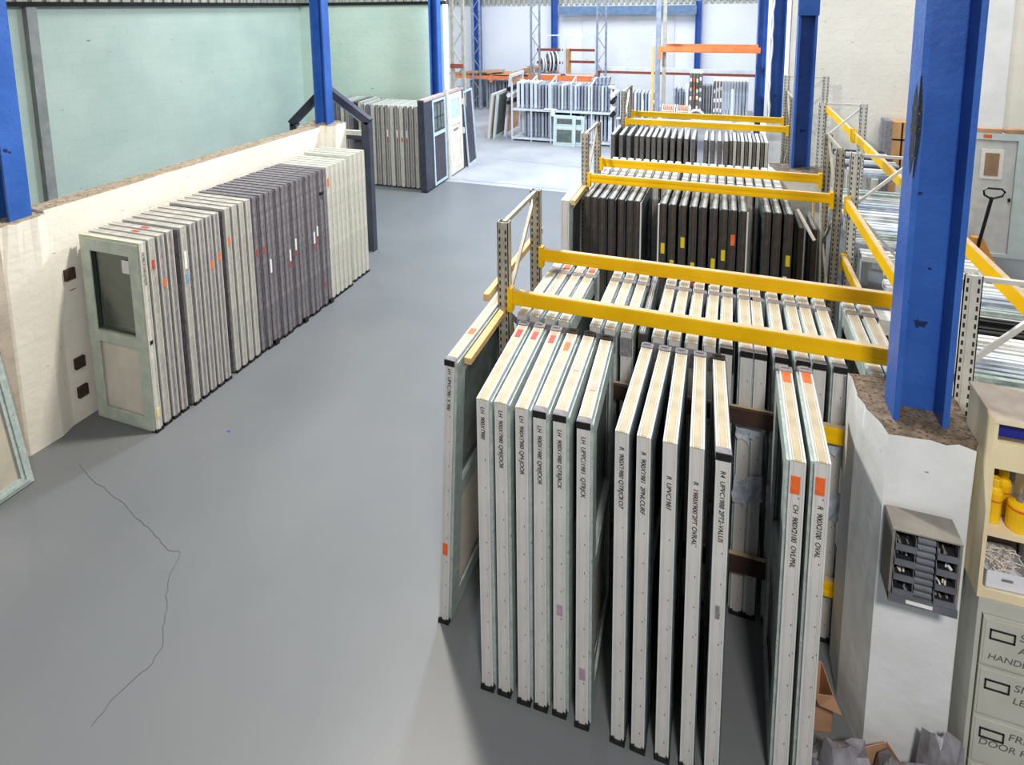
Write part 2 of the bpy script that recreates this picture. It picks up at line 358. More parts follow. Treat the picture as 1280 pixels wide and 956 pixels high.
o = link('wall_low_near', rough([(-6.95, -2.6), (-6.55, -2.6), (-6.55, 3.45), (-6.95, 3.45)], 0, 2.72, 'wall_low_near', [M_whitey, M_conctop], 0.006, 9)); o['kind'] = 'structure'
o = link('wall_low_pier', rough([(-6.8, 3.42), (-6.45, 3.40), (-6.38, 3.5), (-6.36, 3.8), (-6.42, 3.95), (-6.8, 3.95)], 0, 2.38, 'wall_low_pier', [M_whitey, M_conctop], 0.012, 4)); o['kind'] = 'structure'
struct('trim_4', MB().prism([(-6.55, 3.32), (-6.38, 3.36), (-6.36, 3.46), (-6.50, 3.46)], 0, 2.3), mat('dusty_pier_bevel', (196, 184, 168), (176, 164, 150), 6, 0.8, bump=0.4))
o = link('wall_low_pier', rough([(-6.85, 8.35), (-6.42, 8.35), (-6.2, 8.45), (-6.2, 8.75), (-6.42, 8.85), (-6.85, 8.85)], 0, 2.42, 'wall_low_pier_b', [M_whitey, M_conctop], 0.018, 4)); o['kind'] = 'structure'
# piers of the other column line
def pier(x, y, w, d, h, lab):
    poly = [(x, y), (x + w, y), (x + w + 0.05, y + 0.12), (x + w + 0.05, y + d), (x - 0.09, y + d), (x - 0.09, y + 0.28)]
    o = link('wall_pier', rough(poly, 0, h, 'wall_pier_%s' % lab, [M_pier, M_piertop], 0.009, 5)); o['kind'] = 'structure'
pier(0.93, 3.47, 0.40, 0.55, 2.08, 'a')
pier(0.80, 8.7, 0.62, 0.5, 2.12, 'bb')
pier(0.95, 13.3, 0.35, 0.45, 2.0, 'ccc')

# blue steel columns: H section, web along x, flanges along y
def column(x, y, w, d, z0, z1, label, chips=True, plate=False, t=0.03, kind=True):
    c = thing('steel_column', label, 'column', (x, y, z0), group='blue steel columns')
    h = z1 - z0
    m = MB().box(0, 0, 0, t, d, h).box(w - t, 0, 0, w, d, h).box(t, d * 0.78, 0, w - t, d * 0.78 + 0.016, h)
    ob('shaft', m, M_blue, c)
    if plate: ob('splice_plate', MB().box(-0.012, -0.02, h - 1.35, w + 0.012, -0.004, h), M_blue, c)
    if chips:
        bm = bmesh.new(); rnd = random.Random(3)
        n = 14
        L = []; R = []
        for i in range(n + 1):
            tt = i / n; ww = math.sin(math.pi * tt) ** 0.7 * 0.028 * (0.7 + 0.5 * rnd.random())
            L.append(bm.verts.new((-0.0015, max(0.0, 0.05 - ww * 1.8), 1.42 + tt * 0.5))); R.append(bm.verts.new((-0.0015, 0.05 + ww * 1.8, 1.42 + tt * 0.5)))
        for i in range(n): bm.faces.new((L[i], R[i], R[i + 1], L[i + 1]))
        me = bpy.data.meshes.new('paint_chip'); bm.to_mesh(me); bm.free(); me.materials.append(M_chip)
        link('paint_chip', me, c)
        # chip on the front edge of the flange, wrapping on to the channel mouth
        mbx = MB()
        for i in range(16):
            zz = 1.42 + i * 0.034; ww = 0.008 + 0.014 * math.sin(i / 15 * math.pi)
            mbx.box(-0.001, -0.0016, zz, ww, 0.0, zz + 0.035)
        ob('paint_chip', mbx, M_chip, c)
    return c
column(0.985, 3.60, 0.265, 0.19, 2.06, 5.6, 'thick blue steel column on the white pier beside the grey parts bins')
column(0.985, 8.95, 0.235, 0.19, 2.10, 5.6, 'blue steel column behind the second yellow racking bay', plate=True, chips=False)
column(0.98, 13.4, 0.27, 0.19, 1.95, 5.6, 'blue steel column with peeling white edge, third along the racking side', chips=False)
column(0.93, 17.6, 0.25, 0.19, 0, 5.6, 'blue steel column behind the third along the racking side', chips=False)
ob('peeling_strip', MB().tube([(0.99 + random.uniform(-0.012, 0.012), 13.37, 2.0 + i * 0.15) for i in range(20)], [0.02 + random.uniform(-0.006, 0.008) for i in range(20)], 6), M_stW)
tag(bpy.data.objects['peeling_strip'], 'strip of peeling white covering hanging down the third blue column', 'strip')
column(-6.68, 3.62, 0.22, 0.20, 2.36, 5.6, 'blue steel column on the near end of the low cream wall', chips=False)
column(-6.64, 8.50, 0.25, 0.18, 2.40, 5.6, 'blue steel column on the far pier of the low cream wall', chips=False)
column(-6.96, 13.5, 0.24, 0.2, 0, 5.6, 'blue steel column at the corner of the mint wall', chips=False)
column(-11.1, 26.15, 0.33, 0.2, 0, 5.0, 'blue steel column against the back wall behind the flattened cardboard', chips=False)
column(-7.3, 26.15, 0.28, 0.2, 0, 5.0, 'blue steel column against the back wall behind the round frames', chips=False)
column(-1.05, 26.15, 0.25, 0.2, 0, 4.6, 'thin blue steel column against the back wall beyond the orange beam', chips=False)
tag(ob('wall_beam', MB().box(-6.9, 26.0, 4.1, -1.0, 26.12, 4.42).box(-6.9, 25.94, 4.05, -1.0, 26.12, 4.1), M_bluw), 'long grey-blue steel beam high across the back wall', 'beam')

# ------------------------------------------------------------------ doors
CACHE = {}
def part(key, name, fn, mats, parent):
    if key not in CACHE: CACHE[key] = fn().mesh(name, mats)
    return link(name, CACHE[key], parent)

STY = {  # edge, top, frame flange, cover film, panel
    'white':  (M_edgew, M_cream, M_frw, M_mintf, M_glassg),
    'white_unlit': (M_edgew, M_cream, M_frw, M_dteal, M_chard),  # dark film and panel colours stand in for unlit door sides
    'speck':  (M_spek, M_spek, M_offw, M_spekd, M_glassg),
    'speckd': (M_plum, M_spek, M_offw, M_spekd, M_glassg),
    'dark':   (M_plum, M_dgrey, M_dgrey, M_spekd, M_chard),
    'pale':   (M_offw, M_paleg, M_offw, M_paleg, M_glassg),
    'brown':  (M_brown, M_gtop, M_brown, M_dteal, M_dteal),
    'grey3':  (M_ggrey, M_wtop, M_ggrey, M_dteal, M_chard),
    'lite3':  (M_offw, M_wtop, M_offw, M_ggrey, M_ggrey),
    'back2':  (M_edgew, M_wtop, M_frw, M_gtop, M_gtop),
    'mintg':  (M_spekd, M_paleg, M_frg2, M_frg2, M_glassg),
}
def make_door(label, group, x, y, rot, style, T=0.074, Wd=0.90, H=2.05, lean=0.0, side=1, glazed=False, film=0.015, name='house_door', cat='door', z=0.0):
    """local: x thickness, y away from the near edge, z up. side=+1 puts the film layer on +x"""
    d = thing(name, label, cat, (x, y, z), (0, lean, rot), group)
    E, Tp, Fr, Cf, Pn = STY[style]
    k = (style, T, Wd, H, side, film)
    a = 0.009; g = 0.0065
    part(k + ('frame',), 'frame', lambda: MB().ring(0, a, 0, Wd, 0.0, H, 0.11).ring(T - a, T, 0, Wd, 0.0, H, 0.11)
         .ring(a + g, a + g + 0.004, 0.001, Wd - 0.001, 0.001, H - 0.001, 0.1).ring(T - a - g - 0.004, T - a - g, 0.001, Wd - 0.001, 0.001, H - 0.001, 0.1)
         .box(0, 0.11, 0.93, T, Wd - 0.11, 1.03), Fr, d)
    def edge_mb():
        e = MB()
        for q in range(10): e.box(T * 0.62, 0.0012, 0.12 + q * 0.19, T * 0.62 + 0.004, 0.003, 0.13 + q * 0.19, 1)
        return e
    part(k + ('edge',), 'lock_edge', lambda: edge_mb().box(a, 0.004, 0.0, T - a, 0.05, H - 0.012).box(a, Wd - 0.05, 0, T - a, Wd - 0.004, H - 0.012)
         .box(a + 0.012, 0.0025, 0.0, T - a - 0.012, 0.006, H - 0.012), [E, M_ink], d)
    part(k + ('top',), 'top_edge', lambda: MB().box(a, 0.004, H - 0.012, T - a, Wd - 0.004, H - 0.003).box(a + 0.012, 0.01, H - 0.004, T - a - 0.012, Wd - 0.01, H - 0.0015), Tp, d)
    fx0, fx1 = (T, T + film) if side > 0 else (-film, 0)
    part(k + ('film',), 'cover_frame', lambda: MB().ring(fx0, fx1, 0.022, Wd - 0.022, 0.02, H - 0.022, 0.13).box(fx0, 0.15, 0.92, fx1, Wd - 0.15, 1.04), Cf, d)
    xm = T / 2
    if glazed:
        part(k + ('glassg',), 'glass_pane', lambda: MB().box(xm - 0.008, 0.108, 1.028, xm + 0.008, Wd - 0.108, H - 0.108), M_glass, d)
    else:
        part(k + ('glass',), 'upper_panel', lambda: MB().box(xm - 0.012, 0.108, 1.028, xm + 0.012, Wd - 0.108, H - 0.108), Pn, d)
    part(k + ('panel',), 'lower_panel', lambda: MB().box(xm - 0.014, 0.108, 0.108, xm + 0.014, Wd - 0.108, 0.932), M_creamp if style in ('white', 'pale', 'speck') else Pn, d)
    d['T'] = T; d['Wd'] = Wd; d['H'] = H
    return d
def foot_cap(d, near=True, m=None, h=0.035):
    T, Wd, H = d['T'], d['Wd'], d['H']
    part(('foot', T, near, h), 'corner_cap', lambda: MB().box(-0.006, -0.012, 0.0, T + 0.008, 0.07, h * 0.6).box(-0.004, -0.008, 0, 0.02, 0.03, h).box(T - 0.016, -0.008, 0, T + 0.006, 0.03, h), m or M_blk, d)
def top_cap(d, far=False, m=None, black=True):
    T, Wd, H = d['T'], d['Wd'], d['H']; m = m or (M_blk if black else M_gcap)
    if far: part(('tcf', T, Wd, H, m.name), 'corner_cap', lambda: MB().box(-0.003, Wd - 0.05, H - 0.03, T + 0.003, Wd + 0.006, H + 0.006).box(0.012, Wd - 0.02, H, T - 0.02, Wd + 0.004, H + 0.012), m, d)
    else: part(('tcn', T, H, m.name), 'corner_cap', lambda: MB().box(-0.003, -0.005, H - 0.04, T + 0.003, 0.0, H + 0.002).box(-0.003, 0, H - 0.002, T + 0.003, 0.045, H + 0.002, 1), [m, M_gcap], d)
def sticker(d, z0, h, m, w=0.035, x=None, name='sticker'):
    T = d['T']; x = T / 2 if x is None else x
    ob(name, MB().box(x - w / 2, -0.0022, z0, x + w / 2, 0.004, z0 + h), m, d)
def top_sticker(d, y0, l, m, w=0.04):
    T, H = d['T'], d['H']
    ob('sticker', MB().box(T / 2 - w / 2, y0, H - 0.003, T / 2 + w / 2, y0 + l, H + 0.0012), m, d)
def tape(d, y0, m=None, w=0.05):
    T, H = d['T'], d['H']
    part(('tape', T, H, y0), 'tape_band', lambda: MB().box(-0.002, y0, H - 0.15, T + 0.026, y0 + w, H + 0.0015).box(-0.001, y0 + w, H - 0.1, T + 0.02, y0 + w + 0.008, H + 0.003), m or M_gcap, d)
def writing(d, txt, z, size=0.05, x=None):
    """marker lettering reading downwards on the near edge"""
    T = d['T']; me = text_mesh(txt, size); me.materials.append(M_ink)
    o = link('writing', me, d, ((T / 2 - size * 0.32) if x is None else x, -0.0008, z), (0, 0, 0))
    # letters run down (-z): text x -> -z, text y -> +x, normal -> -y
    o.matrix_local = Matrix.Translation(o.location) @ Matrix(((0, 1, 0, 0), (0, 0, -1, 0), (-1, 0, 0, 0), (0, 0, 0, 1)))
    return o

# --- front row of the racking (open end): 14 doors
def yawof(nx, fx, w=0.92): return -math.atan2(fx - nx, w)
FR = [(-1.33, 3.065, -1.36), (-1.215, 3.07, -1.24), (-1.08, 3.065, -1.11), (-0.97, 3.07, -0.985), (-0.85, 3.075, -0.865), (-0.705, 3.06, -0.74),
      (-0.485, 3.055, -0.45), (-0.365, 3.055, -0.33), (-0.225, 3.055, -0.22), (-0.085, 3.06, -0.10), (0.05, 3.06, 0.02), (0.415, 3.13, 0.43), (0.535, 3.16, 0.55)]
TX = ['LH  900X1980', 'LH  900X1980 QM/JOOR', 'LH  900X1980 QM-JOOR', 'LH  900X1980 QM/JOOR', 'LH  900X1980 QTRJACK', 'LH  UPVC/1981  QTRJCK',
      'R  900X1980 QTRJCKO7', 'R  900X1981  2PNLCURF', 'R  UPVC1981', 'R  1980X900 2PT OVRAL', 'R4  UPVC1988 2PT2-VALUS', 'CH  900X2100  OVLPNL', 'R  900X2100  OVAL']
GF = 'white doors standing in the open front row of the racking'
for i, (nx, ny, fx) in enumerate(FR):
    n = i + 1
    desc = ['plain white door', 'plain white door', 'plain white door', 'black-capped white door', 'black-capped white door', 'black-capped white door showing its mint side',
            'cream-topped white door', 'cream-topped white door', 'cream-topped white door', 'grey-tipped white door', 'black-capped white door with a torn mark', 'leaning white door with two orange stickers', 'leaning white door with two orange stickers'][i]
    T = 0.076
    w = 0.93 if i < 11 else 0.86
    ref = 'from the aisle upright' if i < 11 else 'beside the white pier'
    if i == 11: lab = 'leaning white door with two orange stickers, standing clear of the pier in the front row'
    elif i == 12: lab = 'leaning white door with two orange stickers, closest to the white pier in the front row'
    else: lab = '%s, %s from the aisle in the front row' % (desc, ORD[n])
    d = make_door(lab, GF, nx, ny, yawof(nx, fx), 'white_unlit' if 6 <= i <= 10 else 'white', T=T, Wd=w, H=2.05, side=1 if i < 6 else -1 if i > 10 else 1, film=0.008 if 6 <= i <= 10 else 0.016)
    foot_cap(d) if i not in (6, 7) else foot_cap(d, m=M_creamp)
    if i in (3, 4, 5): top_cap(d); top_cap(d, True)
    elif i == 10: top_cap(d); top_cap(d, True)
    else: top_cap(d, True, black=False)
    if i in (0, 1, 2): top_sticker(d, 0.72, 0.10, M_stR)
    if i == 3: top_sticker(d, 0.66, 0.10, M_stO)
    if i in (4, 5): top_sticker(d, 0.45 if i == 4 else 0.3, 0.09, mat('faded_print', (196, 170, 156), None, 20, 0.6))
    if i in (11, 12):
        sticker(d, 1.86, 0.10, M_stO, 0.045, 0.03); top_sticker(d, 0.70, 0.12, M_stO, 0.045)
    writing(d, TX[i], 2.0 if i < 3 else 1.96 if i < 8 else 1.85 if i < 10 else 1.95 if i == 10 else 1.8, 0.036)
    if i == 4: sticker(d, 0.72, 0.07, mat('pink_print', (176, 150, 170), None, 30, 0.6))
    if i == 5: sticker(d, 0.34, 0.08, mat('pink_print_b', (170, 140, 160), None, 30, 0.6))
    if i == 10: sticker(d, 1.05, 0.08, M_gcap, 0.022, name='torn_mark')
# leaning door outside the aisle upright
d = make_door('white door leaning against the outside of the aisle upright with a timber strip', 'doors leaning outside the aisle uprights', -1.785, 3.36, -0.0, 'white', T=0.07, Wd=1.02, H=2.06, lean=0.05)
foot_cap(d); top_cap(d); writing(d, 'LH  UPVC1981 X 900', 2.0, 0.034); sticker(d, 0.56, 0.09, M_stO, 0.035); top_sticker(d, 0.35, 0.07, M_stO)
tag(ob('timber_batten', MB().box(-1.585, 3.46, 1.985, -1.535, 4.45, 2.03), M_wood), 'pale timber batten along the top of the leaning aisle door', 'batten', 'timber battens')
tag(ob('timber_batten', MB().bar((-1.72, 4.2, 2.08), (-1.72, 5.75, 2.08), 0.045, 0.06), M_wood), 'pale timber batten poking past the far upright of the nearest bay', 'batten', 'timber battens')
tag(ob('timber_batten', MB().bar((-1.66, 4.42, 2.2), (-1.66, 5.1, 0.01), 0.045, 0.06), M_wood), 'timber batten leaning between the two aisle uprights of the nearest bay', 'batten', 'timber battens')

# --- second row in the same rack
R2 = [(-1.42, .10), (-1.32, .10), (-1.2, .10), (-1.09, .10), (-0.85, .06), (-0.74, .06), (-0.62, .05), (-0.39, .07), (-0.28, .07), (-0.16, .07), (-0.04, .07),
      (0.07, .05), (0.2, .03), (0.29, 0.02), (0.42, 0.02), (0.55, 0.0), (0.65, 0.0), (0.77, 0.0), (0.98, 0.0), (1.09, 0.0)]
G2 = 'tape-banded white doors behind the front beam of the nearest bay'
for i, (nx, dx) in enumerate(R2):
    n = i + 1
    blk = 11 <= i <= 17
    d = make_door('taped white door%s, %s from the aisle under the nearest beam' % (' with black front cap' if blk else ' with grey wrap' if 7 <= i < 11 else '', ORD[n]),
                  G2, nx, 4.10, yawof(nx, nx + dx * 0.3), 'white', T=0.076, Wd=1.02, H=2.05, side=1 if i < 7 else -1, film=0.012)
    tape(d, 0.78)
    foot_cap(d)
    if i < 4: top_sticker(d, 0.88, 0.09, M_stO if i in (1, 3) else M_stW, 0.05)
    if blk:
        top_cap(d)
        rnd = random.Random(i)
        for zz in (1.42, 0.92):
            bm = bmesh.new()
            vs = []
            for a in range(5):
                row = []
                for b in range(5):
                    row.append(bm.verts.new((-0.015 + 0.1 * b / 4 + rnd.uniform(-.008, .008), -0.012 + rnd.uniform(-.012, .006), zz + 0.2 * a / 4 + rnd.uniform(-.02, .02) + b * 0.012 * (1 if i % 2 else -1))))
                vs.append(row)
            for a in range(4):
                for b in range(4): bm.faces.new((vs[a][b], vs[a][b + 1], vs[a + 1][b + 1], vs[a + 1][b]))
            me = bpy.data.meshes.new('protective_sheet'); bm.to_mesh(me); bm.free(); me.materials.append(M_sheet)
            link('protective_sheet', me, d)
    elif 7 <= i < 11 or i < 7:
        part(('wrap', d['T']), 'foam_wrap', lambda: MB().box(-0.004, -0.006, 1.86, 0.08, 0.02, 2.0), M_gcap, d)
d = make_door('narrow charcoal door between the tape-banded white doors', G2, -0.50, 4.15, 0, 'brown', T=0.05, Wd=1.0, H=2.03, film=0.01)

# --- rack 2 rows
G3 = 'dark brown edged doors in the second bay'
R3 = [-1.55, -1.46, -1.36, -1.25, -1.13, -1.02, -0.93, -0.62, -0.51, -0.39, -0.27, -0.16, -0.04, 0.07, 0.17, 0.28, 0.54, 0.65, 0.77]
for i, nx in enumerate(R3):
    n = i + 1
    st = {7: (1.42, M_stY), 8: (1.22, M_stY), 9: (1.52, M_stY), 10: (1.22, M_stY), 12: (1.3, M_stY), 13: (1.42, M_stY), 14: (1.62, M_stO), 15: (1.12, M_stO), 18: (1.42, M_stY)}.get(i)
    extra = ' with a yellow sticker' if st and st[1] is M_stY else ' with an orange sticker' if st else ''
    d = make_door('dark brown door%s, %s from the aisle in the second bay' % (extra, ORD[n]), G3, nx, 7.10 if i < 16 else 7.16, -0.03 if nx < 0 else 0.0, 'brown', T=0.07, Wd=0.88, H=2.05, side=1 if i < 7 else -1, film=0.02)
    if st: sticker(d, st[0], 0.13, st[1], 0.045)
    if i == 10: sticker(d, 1.06, 0.13, M_stR, 0.045)
    if i in (6, 7, 15): ob('cover_strip', MB().box(0.07 if i in (6, 15) else -0.03, -0.004, 0, 0.085 if i in (6, 15) else -0.012, 0.03, 2.03), M_frw, d)
    if i < 7: top_sticker(d, 0.5, 0.10, M_cream, 0.045)
    if i == 18: ob('tag', MB().box(-0.01, -0.02, 1.22, 0.03, -0.012, 1.3), M_stW, d)
for i, (nx, w, st) in enumerate([(0.92, 0.6, 'brown'), (1.06, 0.5, 'brown')]):
    make_door(['black boarded panel leaning past the last stickered door of the second bay', 'narrow black panel beside the pale upright of the second bay'][i], 'dark panels at the end of the second bay', nx, 7.3, 0.0, st, T=0.05, Wd=w, H=1.85, film=0.01)
tag(ob('white_batten', MB().bar((0.90, 7.35, 2.05), (1.06, 7.12, 1.78), 0.03, 0.02), M_offw), 'thin white offcut lying across the black panels of the second bay', 'batten')
tag(ob('white_batten', MB().bar((1.16, 7.5, 2.1), (1.22, 7.40, 0.01), 0.05, 0.02), M_offw), 'white offcut standing against the pale upright of the second bay', 'batten')
tag(ob('white_batten', MB().bar((1.14, 7.9, 2.0), (1.2, 7.62, 0.01), 0.04, 0.02), M_wood), 'timber offcut wedged behind the pale upright of the second bay', 'batten')
d = make_door('white door leaning outside the aisle upright of the second bay', 'doors leaning outside the aisle uprights', -1.80, 6.82, 0, 'white', T=0.10, Wd=0.95, H=2.06, lean=0.01)
tag(ob('timber_batten', MB().box(-1.665, 6.85, 2.0, -1.61, 7.5, 2.06), M_wood), 'reddish timber batten on the leaning door of the second bay', 'batten', 'timber battens')
G4 = 'pale doors standing behind the dark doors of the second bay'
xs = [-1.53 + i * 0.118 for i in range(9)] + [-0.44 + i * 0.117 for i in range(11)]
for i, nx in enumerate(xs):
    d = make_door('pale grey topped door, %s from the aisle in the rear row of the second bay' % ORD[i + 1], G4, nx, 8.12, 0, 'back2', T=0.075, Wd=0.98, H=2.05, side=1, film=0.018)
    top_cap(d, True, m=M_stW); tape(d, 0.04, M_dgrey, 0.02)

# --- rack 3
G5 = 'grey edged doors in the third bay'
xs = [-1.87, -1.72, -1.58, -1.44, -1.34, -1.23, -1.13, -1.03, -0.92, -0.8, -0.68, -0.56, -0.44, -0.23, -0.12, 0.0, 0.11]
for i, nx in enumerate(xs):
    d = make_door('brown-grey edged door, %s from the aisle in the third bay' % ORD[i + 1], G5, nx, 10.82, 0, 'grey3', T=0.065, Wd=0.9, H=2.05, side=1, film=0.012)
    if i in (9, 10): sticker(d, 1.0, 0.3, M_cream, 0.04)
G6 = 'thin pale edged doors in the third bay'
for i in range(10):
    make_door('thin pale edged door in the third bay, %s from the brown-grey doors' % ORD[i + 1], G6, 0.20 + i * 0.064, 10.88, 0, 'lite3' if i % 2 else 'grey3', T=0.045, Wd=0.8, H=2.05, film=0.01)

# ------------------------------------------------------------------ doors against the low wall
X0 = -5.46
Q90 = math.pi / 2
def wdoor(y, style, label, x=X0, H=2.08, Wd=0.86, film=0.02, T=0.07, glazed=False, side=-1, group='doors stacked against the low cream wall'):
    d = make_door(label, group, x, y, Q90, style, T=T, Wd=Wd, H=H, film=film, glazed=glazed, side=side); foot_cap(d); return d
LW = 'of the low wall stack'
d = wdoor(4.15, 'pale', 'mint-filmed glazed door facing the viewer at the near end of the low wall stack', glazed=True, film=0.012)
sticker(d, 0.16, 0.1, M_yt, 0.04); writing(d, 'LH 900 X 2100 QTRJCK', 1.98, 0.035)
ob('door_handle', MB().box(0.02, -0.004, 0.98, 0.05, 0.0, 1.02), M_blk, d)
ob('note', MB().box(0.02, 0.2, 1.72, 0.024, 0.3, 1.86), M_stW, d)
ob('tape_strip', MB().box(0.0, 0.0, 2.081, 0.02, 0.86, 2.084), M_yt, d)
Y = 4.25; n = 0
YA = [4.26, 4.37, 4.48]; YB = [4.62, 4.74, 4.85, 4.96, 5.07]; YC = [5.24, 5.35, 5.46, 5.57]
YD = [5.685 + i * 0.0985 for i in range(15)]; YE = [7.17, 7.28, 7.39, 7.50, 7.61, 7.80, 7.92, 8.04, 8.15]
allg = [(YA, 'speckd', -5.47, 'speckled light grey'), (YB, 'speckd', -5.44, 'speckled light grey'), (YC, 'speck', -5.45, 'speckled light grey')]
k = 1
STK = {2: (1.75, M_stR), 3: (1.5, M_stO), 5: (1.6, M_stW), 8: (1.45, M_stO), 9: (1.5, M_stO), 10: (1.62, M_stO)}
for ys, st, x, ds in allg:
    for j, y in enumerate(ys):
        k += 1
        extra = {2: ' with a red sticker', 3: ' with an orange sticker', 5: ' with a torn label', 8: ' with an orange sticker', 9: ' with an orange sticker', 10: ' with an orange sticker'}.get(k, '')
        d = wdoor(y, st if j else 'speck', 'speckled grey door%s, %s from the near end of the wall stack' % (extra, ORD[k]), x=x, film=0.03 if j else 0.02)
        if k in STK: sticker(d, STK[k][0], 0.10 if STK[k][1] is not M_stW else 0.2, STK[k][1], 0.03)
        if k == 5: sticker(d, 1.44, 0.1, mat('blue_label', (110, 160, 200), None, 9, 0.6), 0.03)
        if k in (3, 4): ob('sticker', MB().box(0.01, 0.3, 2.078, 0.05, 0.4, 2.0815), M_stR, d)
for j, y in enumerate(YD):
    extra = {2: ' with a white label', 0: ' with a red sticker', 1: ' with a red sticker', 6: ' with a red and white label', 7: ' with a red and white label', 11: ' with a red and white label', 12: ' with a red and white label'}.get(j, '')
    d = wdoor(y, 'dark', 'plum-grey door%s, %s in the dark run' % (extra, ORD[j + 1]), x=X0 + (0.02 if j % 3 else 0), film=0.018, T=0.066)
    if j in (0, 1): sticker(d, 1.3, 0.09, M_stR, 0.028)
    if j == 2: sticker(d, 1.0, 0.18, M_stW, 0.03)
    if j in (6, 7, 11, 12): sticker(d, {6: 0.98, 7: 1.1, 11: 1.05, 12: 1.1}[j], 0.17, M_stW, 0.028); sticker(d, {6: 0.9, 7: 1.02, 11: 0.96, 12: 1.03}[j], 0.09, M_stR, 0.028)
    if j == 13: ob('rubber_stop', MB().box(0.0, -0.03, 1.72, 0.06, 0.004, 1.76), M_blk, d); sticker(d, 0.3, 0.07, M_stR, 0.03)
    if j in (2, 8, 14): ob('corner_block', MB().box(0.0, -0.03, 0.0, 0.07, 0.03, 0.07), M_blk, d)
for j, y in enumerate(YE):
    d = wdoor(y, 'pale', 'pale green door%s, %s in the pale wall run' % (' with an orange sticker' if j == 0 else '', ORD[j + 1]), x=X0 + (0.0 if j < 5 else -0.03), film=0.02, H=2.08 if j < 5 else 2.10)
    if j == 0: sticker(d, 1.78, 0.12, M_stO, 0.035)
# squares stuck on the low wall
for i, z in enumerate((1.60, 0.60, 0.27)):
    tag(ob('wall_bracket', MB().box(-6.425, 4.02, z, -6.385, 4.12, z + 0.12), M_brass), 'small rust brown bracket block on the low wall, %s' % ['topmost of three', 'middle of three', 'lowest of three'][i] , 'bracket', 'bracket blocks on the low wall')

# glazed panel leaning at the near wall
p = thing('glazed_panel', 'mint-framed glazed panel leaning on the wall before the near column', 'panel', (-6.05, 2.35, 0), (0, -math.radians(12), 0))
ob('frame', MB().ring(0, 0.06, 0, 0.94, 0, 2.05, 0.09).ring(0.06, 0.075, 0.03, 0.91, 0.03, 2.02, 0.03), M_mintf, p)
ob('glass_pane', MB().box(0.025, 0.09, 0.09, 0.035, 0.85, 1.96), mat('frosted_glass', (186, 178, 160), (170, 164, 150), 3, 0.2), p)

# charcoal gable-headed frame at the end of the low wall
g = thing('gable_window', 'tall charcoal frame with a pointed gable head beside the far pier', 'frame', (-5.98, 9.0, 0))
ob('jamb', MB().bar((0.05, 0, 0), (0.05, 0, 2.4), 0.16, 0.12, up=(0, 1, 0)), M_char, g)
ob('jamb', MB().bar((-1.52, 0, 0), (-1.52, 0, 2.28), 0.14, 0.12, up=(0, 1, 0)), M_char, g)
ob('gable_head', MB().bar((0.12, 0, 2.40), (-0.78, 0, 2.98), 0.13, 0.12, up=(0, 1, 0)).bar((-0.78, 0, 2.98), (-1.58, 0, 2.28), 0.13, 0.12, up=(0, 1, 0)), M_char, g)
ob('bead', MB().bar((0.0, 0.02, 2.33), (-0.78, 0.02, 2.86), 0.03, 0.02, up=(0, 1, 0)), M_lblue, g)
ob('transom', MB().box(-1.5, -0.04, 2.15, 0.0, 0.04, 2.23), M_offw, g)
ob('transom', MB().box(-1.5, -0.03, 2.07, 0.0, 0.03, 2.13), M_char, g)
ob('head_infill', MB().prism([(-0.02, 0.02), (-0.25, 0.02), (-0.25, 0.04), (-0.02, 0.04)], 1.7, 2.07), M_chard, g)

# row of doors under the mint wall
GL = 'doors standing under the mint end wall'
mats_cycle = ['mintg', 'mintg', 'pale', 'speckd', 'mintg', 'brown', 'pale', 'mintg', 'speckd', 'mintg', 'pale', 'speckd', 'speck', 'speckd', 'pale', 'speckd', 'pale', 'speckd', 'speckd', 'speck']
for i in range(20):
    x = -9.45 + i * 0.133
    nice = {'mintg': 'grey-green', 'pale': 'pale green', 'speckd': 'speckled grey', 'speck': 'light speckled', 'brown': 'dark brown'}[mats_cycle[i]]
    d = make_door('%s door, %s along from the mint corner under the end wall' % (nice, ORD[i + 1]), GL, x, 12.55 + (0.25 if i < 8 else 0), 0.10, mats_cycle[i], T=0.075, Wd=0.92, H=2.06, film=0.03, side=-1)
    if i in (13, 15, 16, 17): sticker(d, 1.25, 0.2, M_stW, 0.03); sticker(d, 1.17, 0.1, M_stR, 0.03)
    foot_cap(d)

# dark door set beyond
u = thing('door_set', 'charcoal framed pair of display doors, one dark and one cream', 'door set', (-6.53, 12.35, 0), (0, -0.015, 0.03))
ob('outer_frame', MB().box(-0.16, 0, 0, 0.0, 0.42, 2.24).box(-0.12, 0, 0, 0.0, 2.4, 0.04).box(-0.12, 2.3, 0, 0.0, 2.42, 2.26), M_char, u)
ob('head_rail', MB().box(-0.14, 0.0, 2.2, 0.02, 2.42, 2.26), M_pinkt, u)
dk = ob('dark_leaf', MB().box(-0.06, 0.44, 0.05, 0.0, 1.2, 2.18), M_chard, u)
ob('leaf_trim', MB().ring(0.0, 0.02, 0.44, 1.2, 0.05, 2.18, 0.06).box(0, 0.5, 1.28, 0.025, 1.16, 1.36), M_lblue, dk)
gp = ob('glass_pane', MB().box(0.0, 0.52, 1.42, 0.012, 1.1, 2.05), M_glassg, dk)
ob('glazing_bars', MB().box(0.012, 0.69, 1.42, 0.02, 0.72, 2.05).box(0.012, 0.89, 1.42, 0.02, 0.92, 2.05).box(0.012, 0.52, 1.72, 0.02, 1.1, 1.75), M_char, gp)
ob('post', MB().box(-0.02, 1.22, 0, 0.06, 1.34, 2.35), M_offw, u)
ck = ob('cream_leaf', MB().ring(-0.04, 0.02, 1.38, 2.28, 0.04, 2.18, 0.16, wb=0.2).box(-0.03, 1.5, 0.2, 0.005, 2.15, 1.4).box(-0.035, 1.54, 1.34, 0.02, 2.12, 1.5), M_creamp, u)
